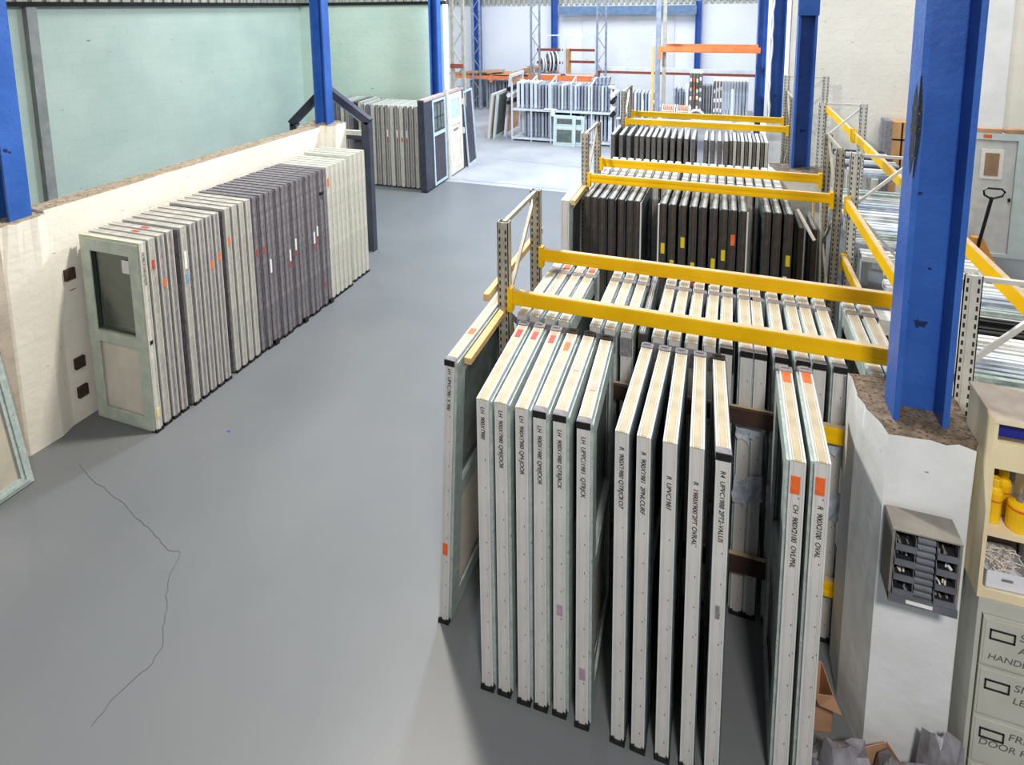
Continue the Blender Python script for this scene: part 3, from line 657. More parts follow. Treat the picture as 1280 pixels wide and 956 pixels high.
ob('glass_pane', MB().box(-0.01, 1.56, 1.5, 0.01, 2.1, 2.03), M_lblue, ck)
ob('letter_plate', MB().box(0.005, 1.7, 1.18, 0.02, 1.98, 1.23), M_gcap, ck)
ob('hinge', MB().box(0.0, 2.26, 1.8, 0.06, 2.34, 1.95), M_offw, ck); ob('hinge', MB().box(0.0, 2.26, 1.0, 0.06, 2.34, 1.15), M_offw, ck)
p = thing('display_door', 'dark display door edged in light blue, leaning beyond the cream door', 'door', (-6.55, 14.85, 0), (0, -0.06, 0.10))
ob('leaf', MB().box(-0.05, 0.0, 0.03, 0.0, 0.78, 2.1), M_chard, p)
ob('leaf_trim', MB().ring(0.0, 0.03, 0.0, 0.8, 0.0, 2.12, 0.05), M_lblue, p)

# ------------------------------------------------------------------ yellow racking
def post(mb, x, y, z0, z1, w=0.09, d=0.075, face=-1):
    """lipped C post, slots on its near face and aisle side"""
    t = 0.006
    mb.box(x, y, z0, x + w, y + t, z1).box(x, y, z0, x + t, y + d, z1).box(x + w - t, y, z0, x + w, y + d, z1)
    mb.box(x, y + d - t, z0, x + 0.022, y + d, z1).box(x + w - 0.022, y + d - t, z0, x + w, y + d, z1)
    mb.box(x + w * 0.36, y - 0.006, z0, x + w * 0.64, y, z1)
    z = z0 + 0.06
    while z < z1 - 0.04:
        for dx in (0.014, w - 0.026): mb.box(x + dx, y - 0.001, z, x + dx + 0.012, y, z + 0.032, 1)
        mb.box(x - 0.001, y + d * 0.42, z, x, y + d * 0.42 + 0.012, z + 0.032, 1)
        z += 0.06
def upright(x, y0, y1, zt, label, zt2=None, m=M_up, along='y', zb=0.0, w=0.09):
    o = thing('rack_upright', label, 'rack upright', (x, y0, 0), group='racking uprights')
    for k, yy in enumerate((0, y1 - y0)):
        mb = MB(); post(mb, 0, yy, 0.008, (zt2 or zt) if k else zt, w)
        pp = ob('post', mb, [m, M_slot], o)
        ob('foot_plate', MB().box(-0.02, yy - 0.02, 0, w + 0.02, yy + 0.1, 0.008), m, pp)
    D = y1 - y0; zs = [zt - 0.05, zt - 0.75, zt - 1.45, zt - 2.15]; mb = MB()
    mb.bar((w / 2, 0.05, zt - 0.02), (w / 2, D, zt - 0.02), 0.03, 0.035)
    ends = [0.05, D]
    for i in range(3): mb.bar((w / 2, ends[i % 2 == 0], zs[i]), (w / 2, ends[i % 2 == 1], zs[i + 1]), 0.025, 0.035)
    ob('bracing', mb, m, o)
    return o
def beam(x0, x1, y, z, label, h=0.115, t=0.045, m=M_yel, mt=M_yeltop):
    o = thing('rack_beam', label, 'rack beam', (x0, y, z), group='yellow racking beams')
    L = x1 - x0
    mb = MB().box(0, 0, -h, L, t, 0, 0, 1)
    mb.box(0, -0.004, -h * 0.34, L, 0, -0.006).box(0, -0.004, -h + 0.006, L, 0, -h * 0.66)
    ob('beam', mb, [m, mt], o)
    ob('end_connector', MB().box(-0.012, -0.012, -h - 0.06, 0.03, t + 0.01, 0.02), m, o)
    ob('end_connector', MB().box(L - 0.03, -0.012, -h - 0.06, L + 0.012, t + 0.01, 0.02), m, o)
    return o
for nm, xl, xr, ya, yb, bay in (('a', -1.505, 1.34, 4.17, 5.02, 'nearest'), ('b', -1.60, 1.29, 7.58, 8.42, 'second'), ('c', -1.73, 1.20, 11.68, 12.58, 'third')):
    upright(xl - 0.10, ya, yb, 2.74, 'perforated grey upright pair on the aisle end of the %s bay' % bay)
    upright(xr + 0.015, ya, yb, 2.74, 'perforated grey upright pair on the inner end of the %s bay' % bay)
    beam(xl, xr, ya - 0.02, 2.2, 'yellow beam across the front of the %s bay above the doors' % bay)
    beam(xl, xr, yb - 0.02, 2.2, 'yellow beam across the back of the %s bay above the doors' % bay)
beam(-1.505, 1.13, 4.035, 1.66, 'middle yellow beam low behind the front row of white doors')
beam(-1.505, 1.13, 4.035, 0.53, 'lowest yellow beam low behind the front row of white doors')
tag(ob('brown_batten', MB().box(-0.75, 4.005, 1.565, 0.62, 4.028, 1.68), M_brass), 'dark brown board clipped over the middle yellow beam', 'board', 'brown boards on the lower beams')
tag(ob('brown_batten', MB().box(-0.75, 4.005, 0.435, 0.62, 4.028, 0.55), M_brass), 'dark brown board clipped over the lowest yellow beam', 'board', 'brown boards on the lower beams')
# side racking of the next unit: uprights run across, beams run away
def xframe(y, x0, x1, zt, label, brace=True):
    o = thing('rack_upright', label, 'rack upright', (x0, y, 0), group='pale uprights of the profile racking')
    for k, xx in enumerate((0, x1 - x0)):
        mb = MB(); post(mb, xx, 0, 0.008, zt, 0.10, 0.08)
        pp = ob('post', mb, [M_upw, M_slot], o)
    D = x1 - x0; mb = MB().bar((0.05, 0.04, zt - 0.03), (D + 0.05, 0.04, zt - 0.03), 0.03, 0.03)
    mb.bar((0.05, 0.05, zt - 0.65), (D + 0.05, 0.05, zt - 0.05), 0.025, 0.03).bar((0.05, 0.05, zt - 0.65), (D + 0.05, 0.05, zt - 1.3), 0.025, 0.03)
    ob('bracing', mb, M_upw, o)
xframe(4.30, 1.50, 2.02, 2.70, 'pale perforated upright pair behind the nearest blue column')
xframe(7.50, 1.44, 2.02, 2.72, 'pale perforated upright pair beside the inner end of the second bay')
xframe(10.4, 1.50, 2.08, 2.86, 'pale upright pair with diagonal brace beyond the second bay')
xframe(12.95, 1.22, 1.92, 3.0, 'pale upright pair against the white end wall')
def ybeam(x, y0, y1, z, label, h=0.12):
    o = thing('rack_beam', label, 'rack beam', (x, y0, z), group='yellow beams of the profile racking')
    L = y1 - y0
    ob('beam', MB().box(0, 0, -h, 0.045, L, 0, 0, 1), [M_yel, M_yeltop], o)
    ob('end_connector', MB().box(-0.01, -0.012, -h - 0.06, 0.055, 0.03, 0.02), M_yel, o)
    ob('end_connector', MB().box(-0.01, L - 0.03, -h - 0.06, 0.055, L + 0.012, 0.02), M_yel, o)
ybeam(1.41, 4.36, 7.50, 2.19, 'upper yellow beam running away beside the second bay')
ybeam(1.41, 4.36, 7.50, 1.50, 'lower yellow beam running away beside the second bay')
ybeam(1.99, 4.38, 7.48, 2.42, 'yellow beam over the near stack of white profiles')
ybeam(1.99, 7.6, 10.38, 2.42, 'yellow beam over the middle stack of white profiles')
ybeam(1.99, 10.5, 12.93, 2.42, 'yellow beam over the far stack of white profiles')

# bundles of profiles lying on the side racking
rnd = random.Random(11)
GP = 'long profiles lying across the side racking'
cols = [M_frw, M_mintf, M_frg, M_steel, M_frw, M_stW, M_frg, M_mintf]
kk = 0
nm_c = {'white_profile': 'white', 'mint_protective_film': 'mint', 'grey_blue_frame': 'grey', 'white_stillage_steel': 'bright white', 'white_sticker': 'bright white'}
def prof(x0, x1, y, z, w, h, m, label, group=GP):
    o = thing('profile_bar', label, 'profile bar', (x0, y, z), group=group)
    L = x1 - x0
    ob('bar', MB().box(0, 0, 0, L, w, h * 0.7).box(0, w * 0.15, h * 0.7, L, w * 0.4, h).box(0, w * 0.6, h * 0.7, L, w * 0.85, h), m, o)
    ob('end_face', MB().box(-0.002, w * 0.2, h * 0.15, 0, w * 0.8, h * 0.55), M_gcap, o)
y = 4.95; i = 0
while y < 10.25:
    w = rnd.choice([0.12, 0.16, 0.22, 0.28]); m = cols[i % 8] if i not in (6, 7) else M_blk
    if 7.35 < y < 7.65 or 10.2 < y: y += 0.1; continue
    i += 1
    x0 = 1.62 + rnd.uniform(0, 0.12) if y > 5.0 else 1.8
    if y < 7.4: x0 = 1.72 + rnd.uniform(0, .15)
    prof(x0, 4.9 if y < 7.4 else 2.95, y, 1.38, w, rnd.choice([0.06, 0.09, 0.12]), m, '%s profile bar lying across the side racking, %s along from the filing cabinet' % (nm_c.get(m.name, 'black'), ORD[min(i, 30)]))
    y += w + rnd.uniform(0.004, 0.03)
# support arms under them
for y in (4.6, 6.0, 7.2, 8.6, 9.9):
    pass
tag(ob('shelf_support', MB().box(2.2, 4.9, 1.33, 2.3, 10.3, 1.38).box(2.7, 4.9, 1.33, 2.8, 10.3, 1.38).box(3.8, 4.9, 1.33, 3.9, 7.4, 1.38).box(2.2, 4.9, 0, 2.3, 5.0, 1.33).box(2.2, 10.2, 0, 2.3, 10.3, 1.33)
       .box(3.8, 4.9, 0, 3.9, 5.0, 1.33).box(2.7, 10.2, 0, 2.8, 10.3, 1.33).box(2.7, 4.9, 0, 2.8, 5.0, 1.33).box(2.2, 7.5, 0, 2.3, 7.6, 1.33).box(3.8, 7.3, 0, 3.9, 7.4, 1.33), M_upw), 'pale steel trestle carrying the long profiles in the next unit', 'trestle')
# a few lower pieces seen between uprights
for i, (x0, y, z, w, h, m, lb) in enumerate([(1.62, 6.6, 1.05, 0.12, 0.16, M_stW, 'upper white carton of labelled profiles under the side beam'), (1.62, 6.35, 0.85, 0.12, 0.16, M_stW, 'lower white carton of labelled profiles under the side beam')]):
    o = thing('profile_carton', lb, 'carton', (x0, y, z), group='labelled cartons under the side beam')
    ob('carton', MB().box(0, 0, 0, 2.0, w + 0.1, h), m, o)
    ob('label_patch', MB().box(0.5, -0.002, 0.03, 0.75, 0, h - 0.03), M_stO, o); ob('label_patch', MB().box(0.1, -0.002, 0.05, 0.35, 0, h - 0.08), M_gcap, o)
o = thing('carton_trestle', 'low steel trestle under the labelled cartons', 'trestle', (1.7, 6.3, 0))
ob('frame', MB().box(0, 0, 0, 0.06, 0.06, 0.85).box(1.5, 0, 0, 1.56, 0.06, 0.85).box(0, 0, 0.79, 1.56, 0.06, 0.85).box(0, 0.3, 0, 0.06, 0.36, 1.05).box(1.5, 0.3, 0, 1.56, 0.36, 1.05).box(0, 0.3, 0.99, 1.56, 0.36, 1.05), M_upw, o)
for i in range(4):
    d = thing('window', 'white window frame under the side beams, %s from the pale upright' % ORD[i + 1], 'window frame', (1.62 + i * 0.19, 5.3 + 0.1 * i, 0), (0, 0, 0.02), 'window frames under the side beams')
    ob('frame', MB().ring(0, 0.06, 0, 0.9, 0, 1.25, 0.07), M_frw, d); ob('glass_pane', MB().box(0.025, 0.07, 0.07, 0.035, 0.83, 1.18), M_glassd, d)
# far rows of profiles beyond
for i in range(9):
    prof(2.1, 2.95, 10.9 + i * 0.2, 1.55, 0.14, 0.09, [M_frg, M_frw, M_char][i % 3], '%s profile bar near the end wall, %s from the diagonal brace' % (['grey', 'white', 'charcoal'][i % 3], ORD[i + 1]), 'profiles near the end wall')
tag(ob('far_trestle', MB().box(2.4, 10.85, 1.45, 2.5, 12.8, 1.55).box(2.75, 10.85, 1.45, 2.85, 12.8, 1.55).box(2.4, 10.85, 0, 2.5, 10.95, 1.45).box(2.75, 10.85, 0, 2.85, 10.95, 1.45).box(2.4, 12.7, 0, 2.5, 12.8, 1.45).box(2.75, 12.7, 0, 2.85, 12.8, 1.45), M_upw), 'pale steel trestle carrying profiles by the end wall', 'trestle')

# cardboard pack, door unit, pallet truck
o = thing('cardboard_pack', 'tall strapped cardboard pack leaning on the white end wall', 'pack', (3.05, 12.95, 0))
ob('sheet_pack', MB().box(0.1, 0, 0, 1.1, 0.35, 2.15), M_card, o); ob('plastic_side', MB().box(-0.02, -0.01, 0, 0.1, 0.36, 2.17), M_gcap, o)
ob('strap', MB().box(0.25, -0.006, 0, 0.28, 0, 2.15).box(0.1, -0.006, 1.8, 1.1, -0.001, 1.83).box(0.1, -0.006, 1.1, 1.1, -0.001, 1.13).box(0.1, -0.006, 0.6, 1.1, -0.001, 0.63), M_blk, o)
o = thing('door_unit', 'white panelled door in a pale blue frame with a small window', 'door', (4.02, 12.1, 0))
ob('frame', MB().box(0, 0, 0, 0.12, 0.14, 2.19).box(0.78, 0, 0, 1.05, 0.14, 2.19).box(0.12, 0, 2.07, 0.78, 0.14, 2.19).box(0.12, 0, 0, 0.78, 0.14, 0.06), mat('pale_door_frame', (200, 212, 212), (186, 200, 202), 5, 0.4), o)
lf = ob('leaf', MB().box(0.125, 0.03, 0.06, 0.775, 0.09, 2.06), M_frw, o)
ob('window_trim', MB().box(0.28, 0.015, 1.38, 0.60, 0.03, 1.9), M_stW, lf); ob('glass_pane', MB().box(0.34, 0.008, 1.44, 0.54, 0.015, 1.84), mat('amber_glass', (168, 130, 96), (140, 120, 100), 10, 0.2), lf)
ob('door_handle', MB().box(0.72, 0.0, 1.0, 0.75, 0.03, 1.06), M_blk, lf)
ob('sticker', MB().box(0.28, -0.002, 2.10, 0.4, 0.0, 2.16), M_stO, o); ob('sticker', MB().box(0.9, -0.002, 1.84, 1.0, 0.0, 2.0), M_stR, o)
for i in range(2):
    tag(ob('cardboard_roll', MB().box(4.06 + i * 0.55, 12.1, 2.192, 4.56 + i * 0.55, 12.24, 2.26), M_card2), 'flat brown carton on top of the white panelled door, %s' % ['near its hinge edge', 'over its handle edge'][i], 'carton', 'cartons on the door unit')
o = thing('pallet_truck', 'orange hand pallet truck with black loop handle before the panelled door', 'pallet truck', (4.02, 10.85, 0))
ob('handle_shaft', MB().tube([(-0.07, 0.12, 0.45), (-0.0, -0.05, 1.42)], 0.026, 8), M_blk, o)
lp = [(-0.11, -0.08, 1.46), (-0.13, -0.1, 1.53), (-0.08, -0.12, 1.58), (0.09, -0.12, 1.58), (0.14, -0.1, 1.53), (0.12, -0.08, 1.46), (0.02, -0.06, 1.41), (-0.03, -0.06, 1.41)]
ob('loop_handle', MB().tube(lp, 0.016, 8, closed=True), M_blk, o)
ob('hydraulic_body', MB().prism([(-0.27, 0.07), (0.17, 0.05), (0.17, 0.37), (-0.27, 0.37)], 0.05, 0.35).add([(-0.26, 0.07, 0.35), (0.16, 0.07, 0.35), (0.16, 0.35, 0.35), (-0.26, 0.35, 0.35), (-0.14, 0.10, 0.7), (0.0, 0.10, 0.7), (0.0, 0.2, 0.7), (-0.14, 0.2, 0.7)],
     [(0, 1, 5, 4), (1, 2, 6, 5), (2, 3, 7, 6), (3, 0, 4, 7), (4, 5, 6, 7)]), M_olive, o)
ob('fork', MB().box(-0.28, 0.35, 0.06, -0.12, 1.15, 0.1), M_olive, o); ob('fork', MB().box(-0.06, 0.35, 0.06, 0.1, 1.15, 0.1), M_olive, o)
for x in (-0.2, 0.02):
    ob('wheel', MB().tube([(x - 0.03, 0.2, 0.08), (x + 0.03, 0.2, 0.08)], 0.08, 14), M_blk, o)

# black drums behind rack 3
tag(ob('black_bin', MB().prism([(0.95, 9.5), (1.25, 9.5), (1.25, 9.85), (0.95, 9.85)], 0, 1.9).prism([(0.92, 9.47), (1.28, 9.47), (1.28, 9.88), (0.92, 9.88)], 1.9, 1.95), M_blk), 'tall black bin behind the second pier', 'bin')

# ------------------------------------------------------------------ near pier furniture
b = thing('parts_bin_cabinet', 'grey wall cabinet of small open parts bins hung on the white pier', 'parts cabinet', (0.94, 3.285, 1.25))
Wb, Hb, Db = 0.31, 0.42, 0.16
ob('shell', MB().box(0, 0, 0.001, 0.012, Db - 0.007, Hb - 0.009).box(Wb - 0.012, 0, 0.001, Wb, Db - 0.007, Hb - 0.009).box(0, Db - 0.006, 0, Wb, Db, Hb - 0.009).box(0.012, 0.01, 0, Wb - 0.012, Db, 0.03).box(0.0, -0.004, Hb - 0.008, Wb, Db, Hb), M_bing, b)
ob('base_rail', MB().box(0.0, -0.012, 0.0, Wb, 0.01, 0.045), M_bin, b); ob('label_strip', MB().box(0.08, -0.0135, 0.012, 0.2, -0.012, 0.032), M_stW, b)
rib = MB()
for k in range(9):
    z = 0.055 + k * 0.039; rib.tube([(0.115, 0.012, z + 0.012), (0.195, 0.012, z + 0.012)], 0.016, 10)
ob('ribbed_divider', rib.box(0.115, 0.012, 0.045, 0.195, 0.03, 0.40), M_bin, b)
for cxx in (0.014, 0.2):
    for k in range(4):
        z = 0.05 + k * 0.088
        bn = ob('bin', MB().box(cxx, -0.012, z, cxx + 0.096, 0.11, z + 0.006).box(cxx, -0.016, z, cxx + 0.096, -0.010, z + 0.034).box(cxx, 0.0, z, cxx + 0.004, 0.12, z + 0.075).box(cxx + 0.092, 0.0, z, cxx + 0.096, 0.12, z + 0.075)
                .add([(cxx, -0.012, z + 0.034), (cxx, 0.01, z + 0.034), (cxx, 0.01, z + 0.075), (cxx + 0.004, -0.012, z + 0.034), (cxx + 0.004, 0.01, z + 0.034), (cxx + 0.004, 0.01, z + 0.075)], [(0, 1, 2), (3, 5, 4), (0, 2, 5, 3), (1, 4, 5, 2), (0, 3, 4, 1)]), M_bin, b)
        ob('bin_shade', MB().box(cxx + 0.005, 0.004, z + 0.0065, cxx + 0.091, 0.12, z + 0.009), M_dark, bn)  # black slab puts the shade of the bin hollow into colour
        mbp = MB(); rn = random.Random(k + int(cxx * 100))
        for q in range(7):
            px_, py_ = cxx + rn.uniform(0.015, 0.08), rn.uniform(0.01, 0.09); mbp.bar((px_, py_, z + 0.012), (px_ + rn.uniform(-.012, .012), py_ + 0.02, z + 0.02), 0.008, 0.008)
        ob('screws', mbp, [M_dgrey, M_rope, M_stW, M_ggrey][k], bn)
ob('shaded_back', MB().box(0.012, 0.09, 0.03, Wb - 0.012, Db - 0.007, Hb - 0.01), M_dark, b)  # black block standing in for the shade deep behind the bins

# filing cabinet with shelf unit on top
fc = thing('filing_cabinet', 'grey-green filing cabinet with handwritten drawer fronts beside the white pier', 'filing cabinet', (1.37, 3.37, 0))
ob('body', MB().box(0, 0.03, 0, 0.012, 0.35, 1.304).box(0.608, 0.03, 0, 0.62, 0.35, 1.304).box(0, 0.35, 0, 0.62, 0.36, 1.304).box(0.02, 0.001, 1.24, 0.6, 0.03, 1.304).box(0.02, 0.001, 0, 0.6, 0.03, 0.045).box(0, 0.0, 0, 0.02, 0.03, 1.304).box(0.6, 0, 0, 0.62, 0.03, 1.304).box(0, 0.0, 1.305, 0.62, 0.36, 1.322), M_cab, fc)
words_ = [('SL', 'AC', 'HANDLES'), ('SN', 'LE', None), ('FRE', 'DOOR F', None), (None, None, None)]
for k in range(4):
    z1 = 1.235 - k * 0.30; z0 = z1 - 0.285
    dr = ob('drawer', MB().box(0.025, -0.012, z0, 0.595, 0.3, z1).box(0.035, -0.016, z0 + 0.012, 0.585, -0.012, z1 - 0.012), M_cab, fc)
    lx, lz = 0.055, z1 - 0.12
    ob('label_holder', MB().box(lx, -0.021, lz, lx + 0.11, -0.016, lz + 0.007).box(lx, -0.021, lz + 0.052, lx + 0.11, -0.016, lz + 0.059).box(lx, -0.021, lz, lx + 0.007, -0.016, lz + 0.059).box(lx + 0.103, -0.021, lz, lx + 0.11, -0.016, lz + 0.059), M_blk, dr)
    for (tx, ox, oz, sz) in ((words_[k][0], 0.125, 0.03, 0.06), (words_[k][1], 0.125 if k < 2 else 0.0, -0.045, 0.055), (words_[k][2], 0.0, -0.12, 0.05)):
        if tx:
            me = text_mesh(tx, sz, 0.0005); me.materials.append(M_pen)
            ob_ = link('writing', me, dr, (lx + ox, -0.0168, lz + oz), (Q90, 0, 0))
us = thing('shelf_unit', 'cream open shelf unit standing on the filing cabinet', 'shelf unit', (1.36, 3.37, 1.325))
H2 = 0.99
ob('carcass', MB().box(0, 0, 0, 0.018, 0.32, H2).box(0.62, 0, 0, 0.638, 0.32, H2).box(0.018, 0.31, 0, 0.62, 0.32, H2).box(0.018, 0.004, 0, 0.62, 0.31, 0.05), M_shelfc, us)
ob('top_board', MB().box(-0.005, -0.008, H2, 0.643, 0.325, H2 + 0.018, 0, 1), [M_shelfc, M_shelft], us)
ob('shelf', MB().box(0.018, 0.002, 0.36, 0.62, 0.31, 0.385), M_shelfc, us)
ob('rail', MB().box(0.018, 0.002, 0.74, 0.62, 0.02, 0.89), M_shelfc, us)
ob('blue_box', MB().box(1.385, 3.42, 1.325 + 0.89, 1.52, 3.64, 1.325 + 0.98), mat('deep_blue', (36, 40, 140), None, 5, 0.5)); tag(bpy.data.objects['blue_box'], 'deep blue box tucked in the top slot of the cream shelf unit', 'box')
def bottle(x, y, z, s, label, big=False):
    o = thing('bottle', label, 'bottle', (x, y, z), group='yellow bottles on the cream shelf')
    if big:
        ob('body', MB().lathe([(0.045, 0), (0.05, 0.01), (0.05, 0.12), (0.046, 0.14), (0.02, 0.155)], n=18), M_ybot, o)
        ob('band', MB().lathe([(0.0505, 0.118), (0.0505, 0.13)], n=18), M_orcap, o); ob('cap', MB().lathe([(0.014, 0.155), (0.013, 0.19)], n=12), M_dgrey, o)
    else:
        ob('body', MB().lathe([(0.030, 0), (0.034, 0.01), (0.034, 0.10), (0.036, 0.13), (0.036, 0.17), (0.03, 0.19), (0.018, 0.2)], n=16), M_ybot, o)
        ob('band', MB().lathe([(0.0365, 0.125), (0.0365, 0.135)], n=16), M_orcap, o); ob('cap', MB().lathe([(0.02, 0.2), (0.022, 0.205), (0.022, 0.24), (0.018, 0.245)], n=14), M_ybot, o)
zs = 1.325 + 0.385
bottle(1.425, 3.46, zs, 1, 'yellow glue bottle nearest the open edge of the shelf')
bottle(1.40, 3.56, zs, 1, 'yellow glue bottle behind the front one against the shelf side')
bottle(1.49, 3.54, zs, 1, 'taller yellow glue bottle beside the round yellow tin')
bottle(1.525, 3.44, zs, 1, 'round yellow tin with dark cap and orange band', True)
bottle(1.60, 3.50, zs, 1, 'yellow glue bottle beyond the round tin')
o = thing('grey_jar', 'dusty grey jar at the back of the cream shelf', 'jar', (1.52, 3.63, zs)); ob('body', MB().lathe([(0.05, 0), (0.055, 0.02), (0.055, 0.2), (0.04, 0.24)], n=16), M_gcap, o); ob('lid', MB().lathe([(0.045, 0.24), (0.045, 0.26)], n=16), M_dgrey, o)
o = thing('white_tub', 'white tub heaped with pale string bits on the lower shelf', 'tub', (1.395, 3.385, 1.325 + 0.05), (0, 0, 0.05))
ob('tub', MB().box(0, 0, 0, 0.2, 0.2, 0.008).box(0, 0, 0, 0.2, 0.006, 0.10).box(0, 0.194, 0, 0.2, 0.2, 0.10).box(0, 0, 0, 0.006, 0.2, 0.10).box(0.194, 0, 0, 0.2, 0.2, 0.10), M_tub, o)
rn = random.Random(5); mb = MB()
for q in range(90):
    a = Vector((rn.uniform(0.02, 0.18), rn.uniform(0.02, 0.18), rn.uniform(0.05, 0.13))); d_ = Vector((rn.uniform(-1, 1), rn.uniform(-1, 1), rn.uniform(-.3, .5))).normalized() * 0.025
    mb.tube([a - d_, a + Vector((0, 0, 0.004)), a + d_], 0.0028, 5)
s = ob('string_bits', mb, M_rope, o); s['kind'] = 'stuff'
ob('label_patch', MB().box(0.07, -0.0015, 0.055, 0.12, 0, 0.07), M_gcap, o)
o = thing('brown_crate', 'brown plastic crate tilted behind the white tub', 'crate', (1.42, 3.60, 1.325 + 0.052), (0, 0, 0.0))
ob('crate', MB().box(0, 0, 0, 0.19, 0.07, 0.008).box(0, 0, 0, 0.19, 0.005, 0.2).box(0, 0.065, 0, 0.19, 0.07, 0.24).box(0, 0, 0, 0.005, 0.07, 0.22).box(0.185, 0, 0, 0.19, 0.07, 0.22), M_brtub, o)
o = thing('white_tub', 'plain white tub beside the string tub', 'tub', (1.62, 3.42, 1.325 + 0.05)); ob('tub', MB().box(0, 0, 0, 0.16, 0.2, 0.008).box(0, 0, 0, 0.16, 0.006, 0.16).box(0, 0.194, 0, 0.16, 0.2, 0.16).box(0, 0, 0, 0.006, 0.2, 0.16).box(0.154, 0, 0, 0.16, 0.2, 0.16), M_tub, o)

# crumpled packaging at the foot of the pier
def crumple(name, label, cat, c, r, m, seed, sq=(1, 1, 1), sub=2, amp=0.35, rot=0.0):
    bm = bmesh.new(); bmesh.ops.create_icosphere(bm, subdivisions=sub, radius=1)
    rn = random.Random(seed)
    for v in bm.verts:
        v.co *= 1 + rn.uniform(-amp, amp); v.co = Vector((v.co.x * r * sq[0], v.co.y * r * sq[1], max(v.co.z, -0.75) * r * sq[2]))
    me = bpy.data.meshes.new(name); bm.to_mesh(me); bm.free(); me.materials.append(m)
    o = link(name, me, None, (c[0], c[1], 0.75 * r * sq[2] + c[2]), (0, 0, rot)); return tag(o, label, cat, 'packaging waste at the pier foot')
M_wrapg = mat('grey_plastic_wrap', (150, 148, 156), (112, 108, 114), 8, 0.22, spec=0.6)
def carton(label, c, sz, rz, m, seed):
    o = thing('open_carton', label, 'carton', (c[0], c[1], c[2]), (0, 0, rz), 'packaging waste at the pier foot')
    x, y, z = sz
    ob('box', MB().box(0, 0, 0, x, y, 0.004).box(0, 0, 0, x, 0.004, z).box(0, y - 0.004, 0, x, y, z).box(0, 0, 0, 0.004, y, z).box(x - 0.004, 0, 0, x, y, z), m, o)
    ob('flap', MB().add([(0, 0, z), (x, 0, z), (x, -0.12, z + 0.03), (0, -0.10, z + 0.05)], [(0, 1, 2, 3), (3, 2, 1, 0)]), m, o)
    ob('flap', MB().add([(0, 0, z), (0, y, z), (-0.10, y, z + 0.06), (-0.08, 0, z + 0.04)], [(0, 1, 2, 3), (3, 2, 1, 0)]), m, o)
carton('torn brown carton under clear wrap at the foot of the white pier', (0.93, 3.16, 0), (0.22, 0.18, 0.2), 0.5, M_card2, 1)
carton('brown carton behind the leaning doors near the pier foot', (0.66, 3.5, 0), (0.12, 0.2, 0.26), 0.2, M_card2, 2)
def wrap(label, c, sx, sy, h, m, seed, n=11, rot=0.0):
    """folded sheet of wrap: a crumpled draped surface with sharp creases"""
    rn = random.Random(seed); bm = bmesh.new(); g = []
    for a in range(n):
        row = []
        for b_ in range(n):
            u, v = a / (n - 1), b_ / (n - 1); e = min(u, 1 - u, v, 1 - v) * 2
            z = h * (min(1, e * 2.2) ** 0.7) * (0.65 + 0.5 * rn.random()) + 0.004
            row.append(bm.verts.new(((u - .5) * sx + rn.uniform(-.25, .25) * sx / n, (v - .5) * sy + rn.uniform(-.25, .25) * sy / n, z)))
        g.append(row)
    for a in range(n - 1):
        for b_ in range(n - 1):
            q = [g[a][b_], g[a + 1][b_], g[a + 1][b_ + 1], g[a][b_ + 1]]
            if rn.random() < .5: bm.faces.new(q[:3]); bm.faces.new((q[0], q[2], q[3]))
            else: bm.faces.new((q[0], q[1], q[3])); bm.faces.new(q[1:])
    me = bpy.data.meshes.new('plastic_wrap'); bm.to_mesh(me); bm.free(); me.materials.append(m)
    return tag(link('plastic_wrap', me, None, c, (0, 0, rot)), label, 'plastic wrap', 'packaging waste at the pier foot')
M_wrapg = mat('grey_plastic_wrap', (150, 148, 156), (112, 108, 114), 8, 0.2, spec=0.7)
wrap('crumpled grey plastic wrap over the torn carton', (0.84, 3.22, 0.0), 0.34, 0.34, 0.30, M_wrapg, 2, 7, 0.4)
wrap('shiny plastic wrap upright against the pier and cabinet corner', (1.27, 3.34, 0.0), 0.2, 0.22, 0.5, M_wrapg, 4, 6, 0.3)
wrap('dark crumpled plastic heap before the pier', (1.10, 3.24, 0.0), 0.36, 0.34, 0.26, M_dgrey, 8, 9, -0.2)
wrap('flat clear wrap trailing behind the leaning doors', (0.72, 3.25, 0.0), 0.3, 0.3, 0.1, M_wrapg, 12, 9, 0.9)

# ------------------------------------------------------------------ far end: stillages, frames, racks
def stack_frames(prefix, cat_label, x0, x1, n, y, z, d, h, mats_, group, T=0.06, jig=0.0, labf=None):
    rn = random.Random(int(x0 * 100) + n)
    for i in range(n):
        x = x0 + (x1 - x0) * i / max(n - 1, 1)
        m = mats_[i % len(mats_)]
        hh = h * (1 - rn.random() * jig)
        o = thing('window', labf(i), 'window frame', (x, y + rn.uniform(0, 0.04), z), (0, 0, 0), group)
        k = ('wf', round(hh, 1), d, T, m.name)
        hq = round(hh, 1) if jig else h
        part(k + ('f', hq), 'frame', lambda: MB().ring(0, T, 0, d, 0, hq, 0.07).ring(T, T + 0.012, 0.02, d - 0.02, 0.02, hq - 0.02, 0.03), m, o)
        part(k + ('g', hq), 'glass_pane', lambda: MB().box(T / 2 - 0.006, 0.068, 0.068, T / 2 + 0.006, d - 0.068, hq - 0.068), M_glassg, o)
